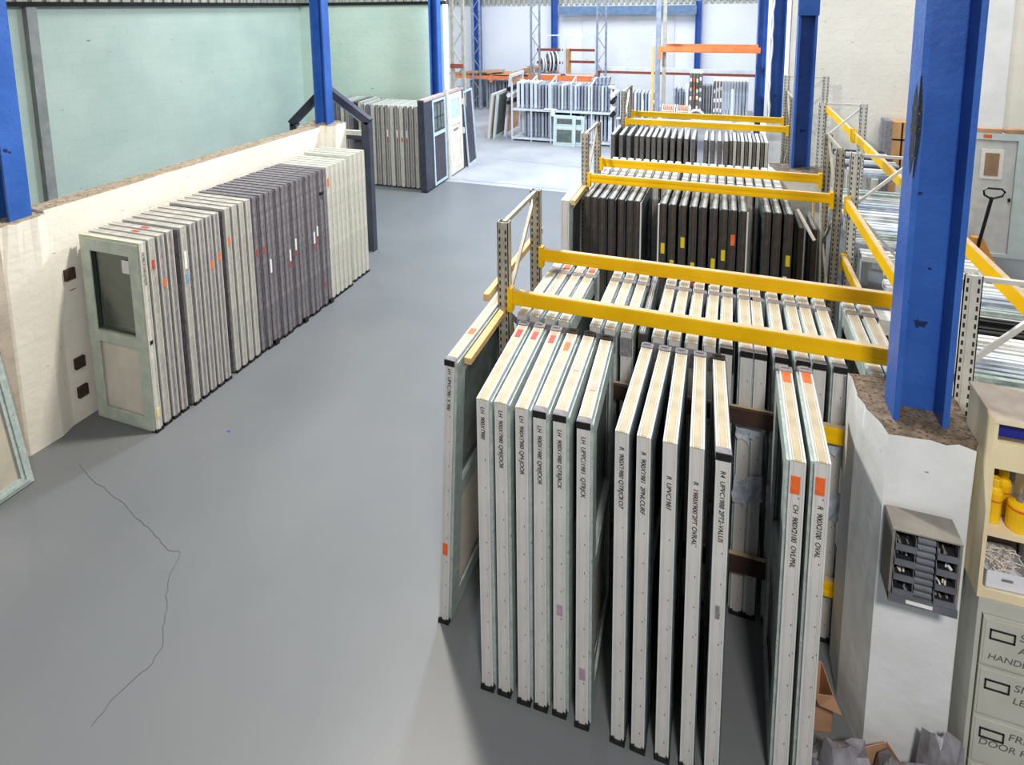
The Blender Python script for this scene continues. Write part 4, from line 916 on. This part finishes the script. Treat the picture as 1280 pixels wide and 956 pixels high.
def _st(label, x0, x1, y0, y1, zs, zt, npst, m=M_steel, hoops=True):
    o = thing('stillage', label, 'stillage', (x0, y0, 0), group='steel stillages at the far end')
    Wd, D = x1 - x0, y1 - y0; t = 0.05
    for (xx, yy) in ((0, 0), (Wd - t, 0), (0, D - t), (Wd - t, D - t)): ob('corner_post', MB().box(xx, yy, 0, xx + t, yy + t, zt), m, o)
    for i in range(1, npst):
        x = Wd * i / npst; mb = MB().box(x, 0, 0, x + 0.04, 0.04, zt)
        if hoops: mb.bar((x + 0.02, 0.02, zt), (x + 0.02, D * 0.7, zt + 0.16), 0.04, 0.04).bar((x + 0.02, D * 0.7, zt + 0.16), (x + 0.02, D * 0.7, max(zs)), 0.04, 0.04)
        ob('divider_hoop', mb, m, o)
    for z in zs: ob('deck', MB().box(0, -0.01, z - 0.06, Wd, 0.03, z).box(0, D - 0.04, z - 0.06, Wd, D, z).box(0.05, 0.03, z - 0.03, Wd - 0.05, D - 0.04, z - 0.01), m, o)
    ob('cross_tube', MB().tube([(Wd - 0.1, 0.05, zt - 0.05), (Wd + 0.1, -0.05, zt - 0.05)], 0.06, 12), M_steel, o)
    return o
_st('long white two-tier stillage holding window frames at the far end of the aisle', -6.5, -3.15, 18.35, 19.35, (0.12, 1.08), 1.95, 5)
gfl = [M_frg, M_frg2, M_frg, M_steel]
stack_frames('', '', -6.35, -5.75, 5, 18.5, 1.09, 0.75, 0.85, [M_steel, M_steel, M_frg], 'window frames on the upper stillage tier', 0.08, 0, lambda i: 'white window frame standing on the upper stillage tier, %s from the leaning white panels' % ORD[i + 1])
stack_frames('', '', -5.6, -3.3, 22, 18.5, 1.09, 0.75, 0.8, gfl, 'window frames on the upper stillage tier', 0.055, 0, lambda i: 'grey window frame on the upper stillage tier, %s beyond the white ones' % ORD[i + 1])
stack_frames('', '', -6.1, -5.15, 9, 18.5, 0.13, 0.75, 0.82, [M_frg2, M_frg], 'window frames on the lower stillage tier', 0.065, 0, lambda i: 'grey window frame on the lower stillage tier, %s from its open end' % ORD[i + 1])
stack_frames('', '', -4.2, -3.3, 8, 18.5, 0.13, 0.75, 0.82, [M_frg, M_steel], 'window frames on the lower stillage tier', 0.065, 0, lambda i: 'pale window frame on the lower stillage tier, %s beyond the mint windows' % ORD[i + 1])
o = tag(ob('dark_sheet', MB().box(-6.2, 19.15, 0.14, -3.25, 19.2, 0.98), M_dark), 'dark sheet inside the lower tier of the long stillage', 'board')  # one flat dark sheet behind the lower-tier frames
# small loose frames on top
for i in range(5):
    o = thing('window', 'small pale frame resting on the upper tier frames, %s of the top bunch' % ORD[i + 1], 'window frame', (-3.85 + i * 0.11, 18.7, 1.90), (0, 0.1 * (i - 2), 0), 'small frames on top of the stillage')
    ob('frame', MB().ring(0, 0.05, 0, 0.4, 0, 0.2 + 0.02 * i, 0.04), M_frg, o)
# mint windows in front
def window(label, x, y, w, h, rz, m=M_mintf, group='mint-framed windows leaning on the stillage'):
    o = thing('window_unit', label, 'window', (x, y, 0.0), (math.radians(-5), 0, rz), group)
    def rx(mb, x0, x1, y0, y1, z0, z1, w_):
        mb.box(x0, y0, z0, x0 + w_, y1, z1).box(x1 - w_, y0, z0, x1, y1, z1).box(x0 + w_, y0, z1 - w_, x1 - w_, y1, z1).box(x0 + w_, y0, z0, x1 - w_, y1, z0 + w_); return mb
    ob('frame', rx(MB(), 0, w, 0, 0.07, 0.0, h, 0.06).box(0.06, 0, h * 0.58, w - 0.06, 0.07, h * 0.66), m, o)
    ob('sash', rx(MB(), 0.06, w - 0.06, -0.012, 0.04, 0.06, h * 0.58, 0.05), M_frw, o); ob('sash', rx(MB(), 0.06, w - 0.06, -0.012, 0.04, h * 0.66, h - 0.06, 0.05), M_frw, o)
    ob('glass_pane', MB().box(0.1, 0.01, 0.1, w - 0.1, 0.02, h * 0.56), M_glassg, o); ob('glass_pane', MB().box(0.1, 0.01, h * 0.68, w - 0.1, 0.02, h - 0.1), M_glassg, o)
M_mintw = mat('bright_mint_white', (206, 226, 222), (190, 214, 212), 6, 0.4)
window('mint-white window of two panes leaning at the front of the stillage', -4.98, 18.05, 0.72, 0.98, 0.0, M_mintw)
window('mint-white window tucked behind the front leaning one', -4.62, 18.17, 0.62, 0.95, 0.0, M_mintw)
# white panels leaning beside the stillage
for i, (x, y, w, h, lb) in enumerate([(-7.35, 18.3, 1.2, 1.55, 'cream panel leaning beside the stillage, outermost of the pack'), (-7.18, 18.35, 1.4, 1.62, 'pale blue-white glazed panel leaning beside the stillage behind the outer one'), (-6.98, 18.9, 1.4, 2.15, 'tall white frame leaning behind the shorter panels beside the stillage')]):
    o = thing('leaning_panel', lb, 'panel', (x, y, 0), (0, math.radians(6), 0), 'panels leaning beside the stillage')
    ob('frame', MB().ring(0, 0.08, 0, w, 0, h, 0.1), [M_creamp, M_frw, M_steel][i], o); ob('panel_infill', MB().box(0.03, 0.1, 0.1, 0.05, w - 0.1, h - 0.1), [M_creamp, M_glassg, M_card2][i], o)
for i, z in enumerate((1.25, 1.5, 1.7)):
    tag(ob('pipe', MB().tube([(-6.62, 18.45, z), (-6.62, 19.4, z)], 0.075, 14), M_dark if i != 1 else M_stW), 'short pipe roll beside the stillage, %s' % ['lowest', 'middle and white', 'topmost'][i], 'pipe', 'pipe rolls beside the stillage')
# white transport racks above with round frames
def rack_cage(label, x0, x1, y, z0, z1, rails):
    o = thing('transport_rack', label, 'transport rack', (x0, y, z0), group='white transport racks on the orange shelf')
    w = x1 - x0; h = z1 - z0; t = 0.045
    ob('frame', MB().box(0, 0, 0, t, t, h).box(w - t, 0, 0, w, t, h).box(t, 0, h - t, w - t, t, h).box(t, 0, 0, w - t, t, t).box(0, 0.8, 0, t, 0.8 + t, h).box(w - t, 0.8, 0, w, 0.8 + t, h).box(0, 0, 0, t, 0.85, t).box(w - t, 0, 0, w, 0.85, t), M_steel, o)
    for z in rails: ob('dark_rail', MB().box(t, 0.3, z - 0.05, w - t, 0.36, z + 0.05), M_rust if x0 < -5 else M_char, o)
YR = 22.0
rack_cage('white transport rack holding round window frames', -6.85, -5.72, YR, 1.80, 3.35, (0.95, 0.45))
rack_cage('white transport rack with cardboard edge and dark rails', -5.62, -4.4, YR, 1.80, 3.35, (0.95, 0.5))
for i, (x, r) in enumerate([(-6.6, 0.28), (-6.5, 0.28), (-6.35, 0.38), (-6.22, 0.40), (-6.05, 0.40)]):
    o = thing('round_window', 'white %s window frame in the transport rack, %s of five' % ('small arched' if i < 2 else 'round', ORD[i + 1]), 'round frame', (x, YR + 0.35, 1.85), (0, 0, 0.5), 'round frames in the transport rack')
    pts = [(0, r * math.cos(a), r + r * math.sin(a) + 0.02) for a in [2 * math.pi * q / 24 for q in range(24)]]
    ob('rim', MB().tube(pts, 0.035, 6, closed=True), M_steel, o)
    ob('glass_disc', MB().add([(0, p_[1] * 0.95, r + (p_[2] - r) * 0.95) for p_ in pts], [tuple(range(24))]), M_glassd, o)
tag(ob('cardboard_sheet', MB().box(-5.66, YR + 0.1, 1.85, -5.5, YR + 0.6, 2.8), M_card), 'cardboard sheets standing upright between the two transport racks', 'cardboard')
# orange shelf racking along the back
def oshelf(label, x0, x1, y, z, m, h=0.14):
    o = thing('shelf_beam', label, 'shelf beam', (x0, y, z), group='orange shelf beams at the back')
    ob('beam', MB().box(0, 0, -h, x1 - x0, 0.05, 0).box(0, -0.012, -h, x1 - x0, 0, -h * 0.6), m, o); ob('deck_board', MB().box(0, 0.05, -0.04, x1 - x0, 1.0, -0.01), M_card2, o)
    ob('end_plate', MB().box(-0.06, -0.01, -h - 0.14, 0.06, 0.0, 0.05), m, o)
oshelf('bright orange shelf beam over the grey frames by the corner', -11.0, -9.35, 23.6, 1.50, M_or)
oshelf('bright orange shelf beam left of the tall lattice upright'.replace('left of', 'before'), -9.25, -7.1, 23.6, 1.50, M_or)
oshelf('orange shelf beam carrying the transport racks', -7.0, -4.4, 21.95, 1.79, M_or, 0.2)
def lattice(label, x, y, zt, m, w=0.07, dx=0.32):
    o = thing('lattice_upright', label, 'lattice upright', (x, y, 0), group='tall lattice uprights at the back')
    ob('post', MB().box(0, 0, 0, w, w, zt), m, o); ob('post', MB().box(dx, 0.05, 0, dx + w, 0.05 + w, zt), m, o)
    mb = MB(); z = 0.3; s = 0
    while z < zt - 0.5:
        a = (w / 2, 0.05, z) if s % 2 == 0 else (dx + w / 2, 0.06, z); b_ = (dx + w / 2, 0.06, z + 0.5) if s % 2 == 0 else (w / 2, 0.05, z + 0.5)
        mb.bar(a, b_, 0.025, 0.03, up=(0, 1, 0)); z += 0.5; s += 1
    ob('bracing', mb, m, o)
M_upb = mat('grey_steel_upright', (146, 152, 164), (120, 128, 142), 6, 0.5)
lattice('grey lattice upright with red-brown foot by the mint corner', -7.05, 14.95, 5.6, M_up, 0.08, 0.3)
lattice('grey lattice upright before the blue column at the back', -10.1, 23.5, 5.6, M_upb)
lattice('grey lattice upright behind the leaning white frame', -6.95, 21.88, 5.6, M_upb)
lattice('grey lattice upright beside the dark-railed transport rack', -4.38, 21.88, 5.6, M_upb)
tag(ob('brace_board', MB().box(-7.05, 14.9, 2.75, -6.67, 14.94, 2.87), M_rust), 'short red-brown board across the lattice upright by the mint corner', 'board')
# orange beam on twin post in mid-distance
o = thing('post_rack', 'twin steel post rack carrying the bright orange double beam', 'rack', (-1.62, 16.0, 0))
ob('post', MB().box(0, 0, 0, 0.12, 0.09, 5.4), M_upb, o); ob('post', MB().box(0.17, 0.1, 0, 0.26, 0.19, 5.4), M_up, o); ob('post', MB().box(-0.10, 0.0, 0, -0.03, 0.07, 3.35), M_wood, o)
ob('orange_beam', MB().box(0.1, -0.05, 3.20, 2.55, 0.0, 3.34).box(0.1, -0.06, 3.22, 2.55, -0.05, 3.26), M_or, o); ob('orange_beam', MB().box(0.1, 0.9, 3.22, 2.55, 0.95, 3.36), M_or, o)
ob('end_plate', MB().box(0.08, -0.062, 3.0, 0.16, -0.05, 3.36), M_or, o)
tag(ob('white_rail', MB().box(-4.35, 22.0, 2.02, 1.34, 22.08, 2.16), M_steel), 'long white rail lying along the back shelf', 'rail')
tag(ob('red_rail', MB().box(-4.35, 21.98, 1.93, 1.34, 22.1, 2.02).box(-4.35, 21.98, 1.6, -4.27, 22.1, 1.93).box(1.26, 22.0, 0, 1.34, 22.1, 1.93), M_rust), 'red-brown rail under the long white rail at the back', 'rail')
# flattened cardboard on the shelf
rn = random.Random(21)
for i in range(10):
    x = -10.9 + i * 0.38; z = 1.50 + 0.028 * (i % 5) + 0.01
    o = ob('cardboard_sheet', MB().box(-0.5, -0.35, 0, 0.5, 0.35, 0.025), M_card if i % 2 else M_card2, None, (x, 24.1, z + 0.02 * (i // 4)), (rn.uniform(-.02, .1), rn.uniform(-.04, .04), rn.uniform(-.25, .25)))
    tag(o, 'flattened cardboard sheet piled on the orange shelf, %s from the corner' % ORD[i + 1], 'cardboard', 'flattened cardboard on the orange shelf')
for i in range(5):
    o = ob('cardboard_sheet', MB().box(-0.5, -0.35, 0, 0.5, 0.35, 0.03), M_card2, None, (-7.3 + i * 0.12, 22.6 + 0.1 * i, 1.80 + i * 0.045), (0, rn.uniform(-.06, .06), rn.uniform(-.4, .4)))
    tag(o, 'brown cardboard sheet by the lattice upright, %s up the pile' % ORD[i + 1], 'cardboard', 'cardboard pile by the lattice upright')
# grey frames standing below the shelf
gf = [M_frg, M_frg, M_frg2]
stack_frames('', '', -10.55, -10.05, 5, 24.3, 0, 0.8, 1.2, gf, 'grey frames under the orange shelf', 0.07, 0, lambda i: 'grey frame under the orange shelf, %s of the corner bundle' % ORD[i + 1])
stack_frames('', '', -9.75, -9.35, 4, 24.2, 0, 0.8, 1.2, [M_frg], 'grey frames under the orange shelf', 0.08, 0, lambda i: 'pale grey frame under the orange shelf, %s of the middle bundle' % ORD[i + 1])
stack_frames('', '', -9.1, -8.4, 6, 24.2, 0, 0.8, 1.2, [M_frg2, M_frg], 'grey frames under the orange shelf', 0.07, 0, lambda i: 'dull grey frame under the orange shelf, %s of the bundle beside the tall white frame' % ORD[i + 1])
# second stillage and benches beyond rack 3
_st('short white stillage behind the third bay with narrow grey frames', -3.0, -1.75, 17.9, 18.8, (0.12, 1.05), 1.6, 3, hoops=False)
stack_frames('', '', -2.95, -1.9, 11, 18.0, 1.06, 0.7, 0.75, [M_frg, M_steel], 'narrow frames on the short stillage', 0.05, 0, lambda i: 'narrow grey frame on the short stillage, %s from its aisle end' % ORD[i + 1])
stack_frames('', '', -2.9, -2.0, 8, 18.0, 0.13, 0.7, 0.8, [M_frg, M_frg2], 'narrow frames under the short stillage', 0.06, 0, lambda i: 'narrow grey frame on the bottom tier of the short stillage, %s from its aisle end' % ORD[i + 1])
for i, z in enumerate((1.15, 1.35, 1.55, 1.75)):
    tag(ob('pipe', MB().tube([(-3.02, 17.6, z), (-3.02, 18.5, z)], 0.07, 14), M_stW if i % 2 else M_dark), 'short pipe roll at the gap between stillages, %s up' % ORD[i + 1], 'pipe', 'pipe rolls between the stillages')
stack_frames('', '', -1.35, -0.8, 8, 19.2, 0.92, 0.6, 0.95, [M_frg, M_frg2], 'frames behind the post rack', 0.05, 0.3, lambda i: 'grey frame on the bench behind the post rack, %s from the post' % ORD[i + 1])
stack_frames('', '', -0.85, -0.2, 9, 18.9, 0.92, 0.5, 1.05, [M_frg2, M_ggrey], 'frames behind the stickered frames', 0.05, 0, lambda i: 'dull frame behind the stickered frames, %s from the post rack' % ORD[i + 1])
o = thing('work_bench', 'long white bench carrying the stickered frames at the far end', 'bench', (-1.45, 16.6, 0))
ob('bench_top', MB().box(0, 0, 1.25, 2.35, 1.1, 1.31), M_steel, o)
for (xx, yy) in ((0.02, 0.02), (2.27, 0.02), (0.02, 1.02), (2.27, 1.02)): ob('leg', MB().box(xx, yy, 0, xx + 0.06, yy + 0.06, 1.25), M_steel, o)
o2 = thing('rear_bench', 'plain bench behind the white bench carrying grey frames', 'bench', (-1.45, 18.85, 0)); ob('bench_top', MB().box(0, 0, 0.86, 2.0, 1.2, 0.92), M_steel, o2)
for (xx, yy) in ((0.02, 0.02), (1.92, 0.02), (0.02, 1.1), (1.92, 1.1)): ob('leg', MB().box(xx, yy, 0, xx + 0.06, yy + 0.06, 0.86), M_steel, o2)
for i in range(4):
    o = thing('boxed_window', 'dark frame dotted with white stickers on the bench, %s of the tall four' % ORD[i + 1], 'window frame', (-0.78 + i * 0.085, 16.9, 1.315), (0, 0, 0), 'stickered frames on the bench')
    ob('frame', MB().ring(0, 0.07, 0, 0.6, 0, 1.25, 0.07), M_ggrey, o); ob('panel_infill', MB().box(0.02, 0.06, 0.06, 0.05, 0.54, 1.19), M_chard, o); ob('top_edge', MB().box(0, 0, 1.25, 0.07, 0.6, 1.262), M_stW, o)
    mb = MB(); rn = random.Random(i)
    for q in range(4): z = 0.15 + q * 0.28 + rn.uniform(0, .1); mb.box(0.01, -0.003, z, 0.06, 0, z + 0.1)
    ob('sticker', mb, M_stW if i != 1 else M_stO, o)
for i in range(11):
    m = M_ggrey if i < 3 else M_frg
    o = thing('boxed_window', '%s frame on the bench, %s beyond the arched offcut' % ('dark stickered' if i < 3 else 'pale grey', ORD[i + 1]), 'window frame', (-0.15 + i * 0.082, 16.9, 1.315), (0, 0, 0), 'frames on the far half of the bench')
    ob('frame', MB().ring(0, 0.06, 0, 0.6, 0, 1.05, 0.07), m, o); ob('panel_infill', MB().box(0.02, 0.06, 0.06, 0.05, 0.54, 1.0), M_chard, o); ob('top_edge', MB().box(0, 0, 1.05, 0.06, 0.6, 1.07), M_stW, o)
    if i < 3:
        mb = MB(); rn = random.Random(i + 9)
        for q in range(3): z = 0.15 + q * 0.28 + rn.uniform(0, .1); mb.box(0.01, -0.003, z, 0.05, 0, z + 0.1)
        ob('sticker', mb, M_stW, o)
tag(ob('arched_offcut', MB().tube([(-0.62 + 0.22 * math.cos(a) + 0.05, 16.66, 1.34 + 0.24 * math.sin(a)) for a in [math.pi * q / 12 * 0.9 + 0.3 for q in range(13)]], 0.035, 8), M_steel), 'white curved profile offcut lying on the bench', 'offcut')
for i, x in enumerate((-0.85, 0.3)):
    tag(ob('white_post', MB().box(x, 16.55, 0.0, x + 0.06, 16.595, 2.3 - 0.1 * i), M_steel), ['slim white post before the tall stickered frames', 'slim white post before the far half of the bench'][i], 'post', 'white posts before the bench')
for i, (x, y) in enumerate([(-1.32, 14.6), (-0.98, 14.6)]):
    o = thing('orange_crate', 'orange ribbed crate in a pale tray on the trolley, %s' % ['beside the post rack', 'beside the white bench'][i], 'crate', (x, y, 1.70), (0.5, 0, 0), 'orange crates on the trolley')
    ob('tray', MB().box(0, 0, 0, 0.32, 0.5, 0.02).box(0, 0, 0.02, 0.03, 0.5, 0.06).box(0.29, 0, 0.02, 0.32, 0.5, 0.06).box(0, 0.22, 0.02, 0.32, 0.26, 0.05), M_frg, o)
    mb = MB()
    for q in range(5): mb.box(0.05 + q * 0.048, 0.03, 0.02, 0.075 + q * 0.048, 0.2, 0.06).box(0.05 + q * 0.048, 0.28, 0.02, 0.075 + q * 0.048, 0.47, 0.06)
    ob('ribs', mb, M_or, o)
o = thing('trolley', 'pale trolley under the orange crates', 'trolley', (-1.4, 14.55, 0)); ob('deck', MB().box(0, 0, 1.60, 0.8, 0.6, 1.68), M_steel, o)
for (xx, yy) in ((0.02, 0.02), (0.74, 0.02), (0.02, 0.54), (0.74, 0.54)): ob('leg', MB().box(xx, yy, 0, xx + 0.04, yy + 0.04, 1.6), M_steel, o)
tag(ob('white_cloth', MB().box(-5.35, 18.3, 1.085, -4.95, 18.42, 1.13).box(-5.1, 18.26, 0.9, -4.98, 18.33, 1.1), M_stW), 'crumpled white sheet draped on the stillage shelf edge', 'sheet')
tag(ob('paper_scrap', MB().box(-4.78, 4.40, 0.001, -4.74, 4.42, 0.004), mat('blue_scrap', (50, 100, 180), None, 5, 0.5)), 'tiny blue scrap on the grey aisle floor', 'scrap')
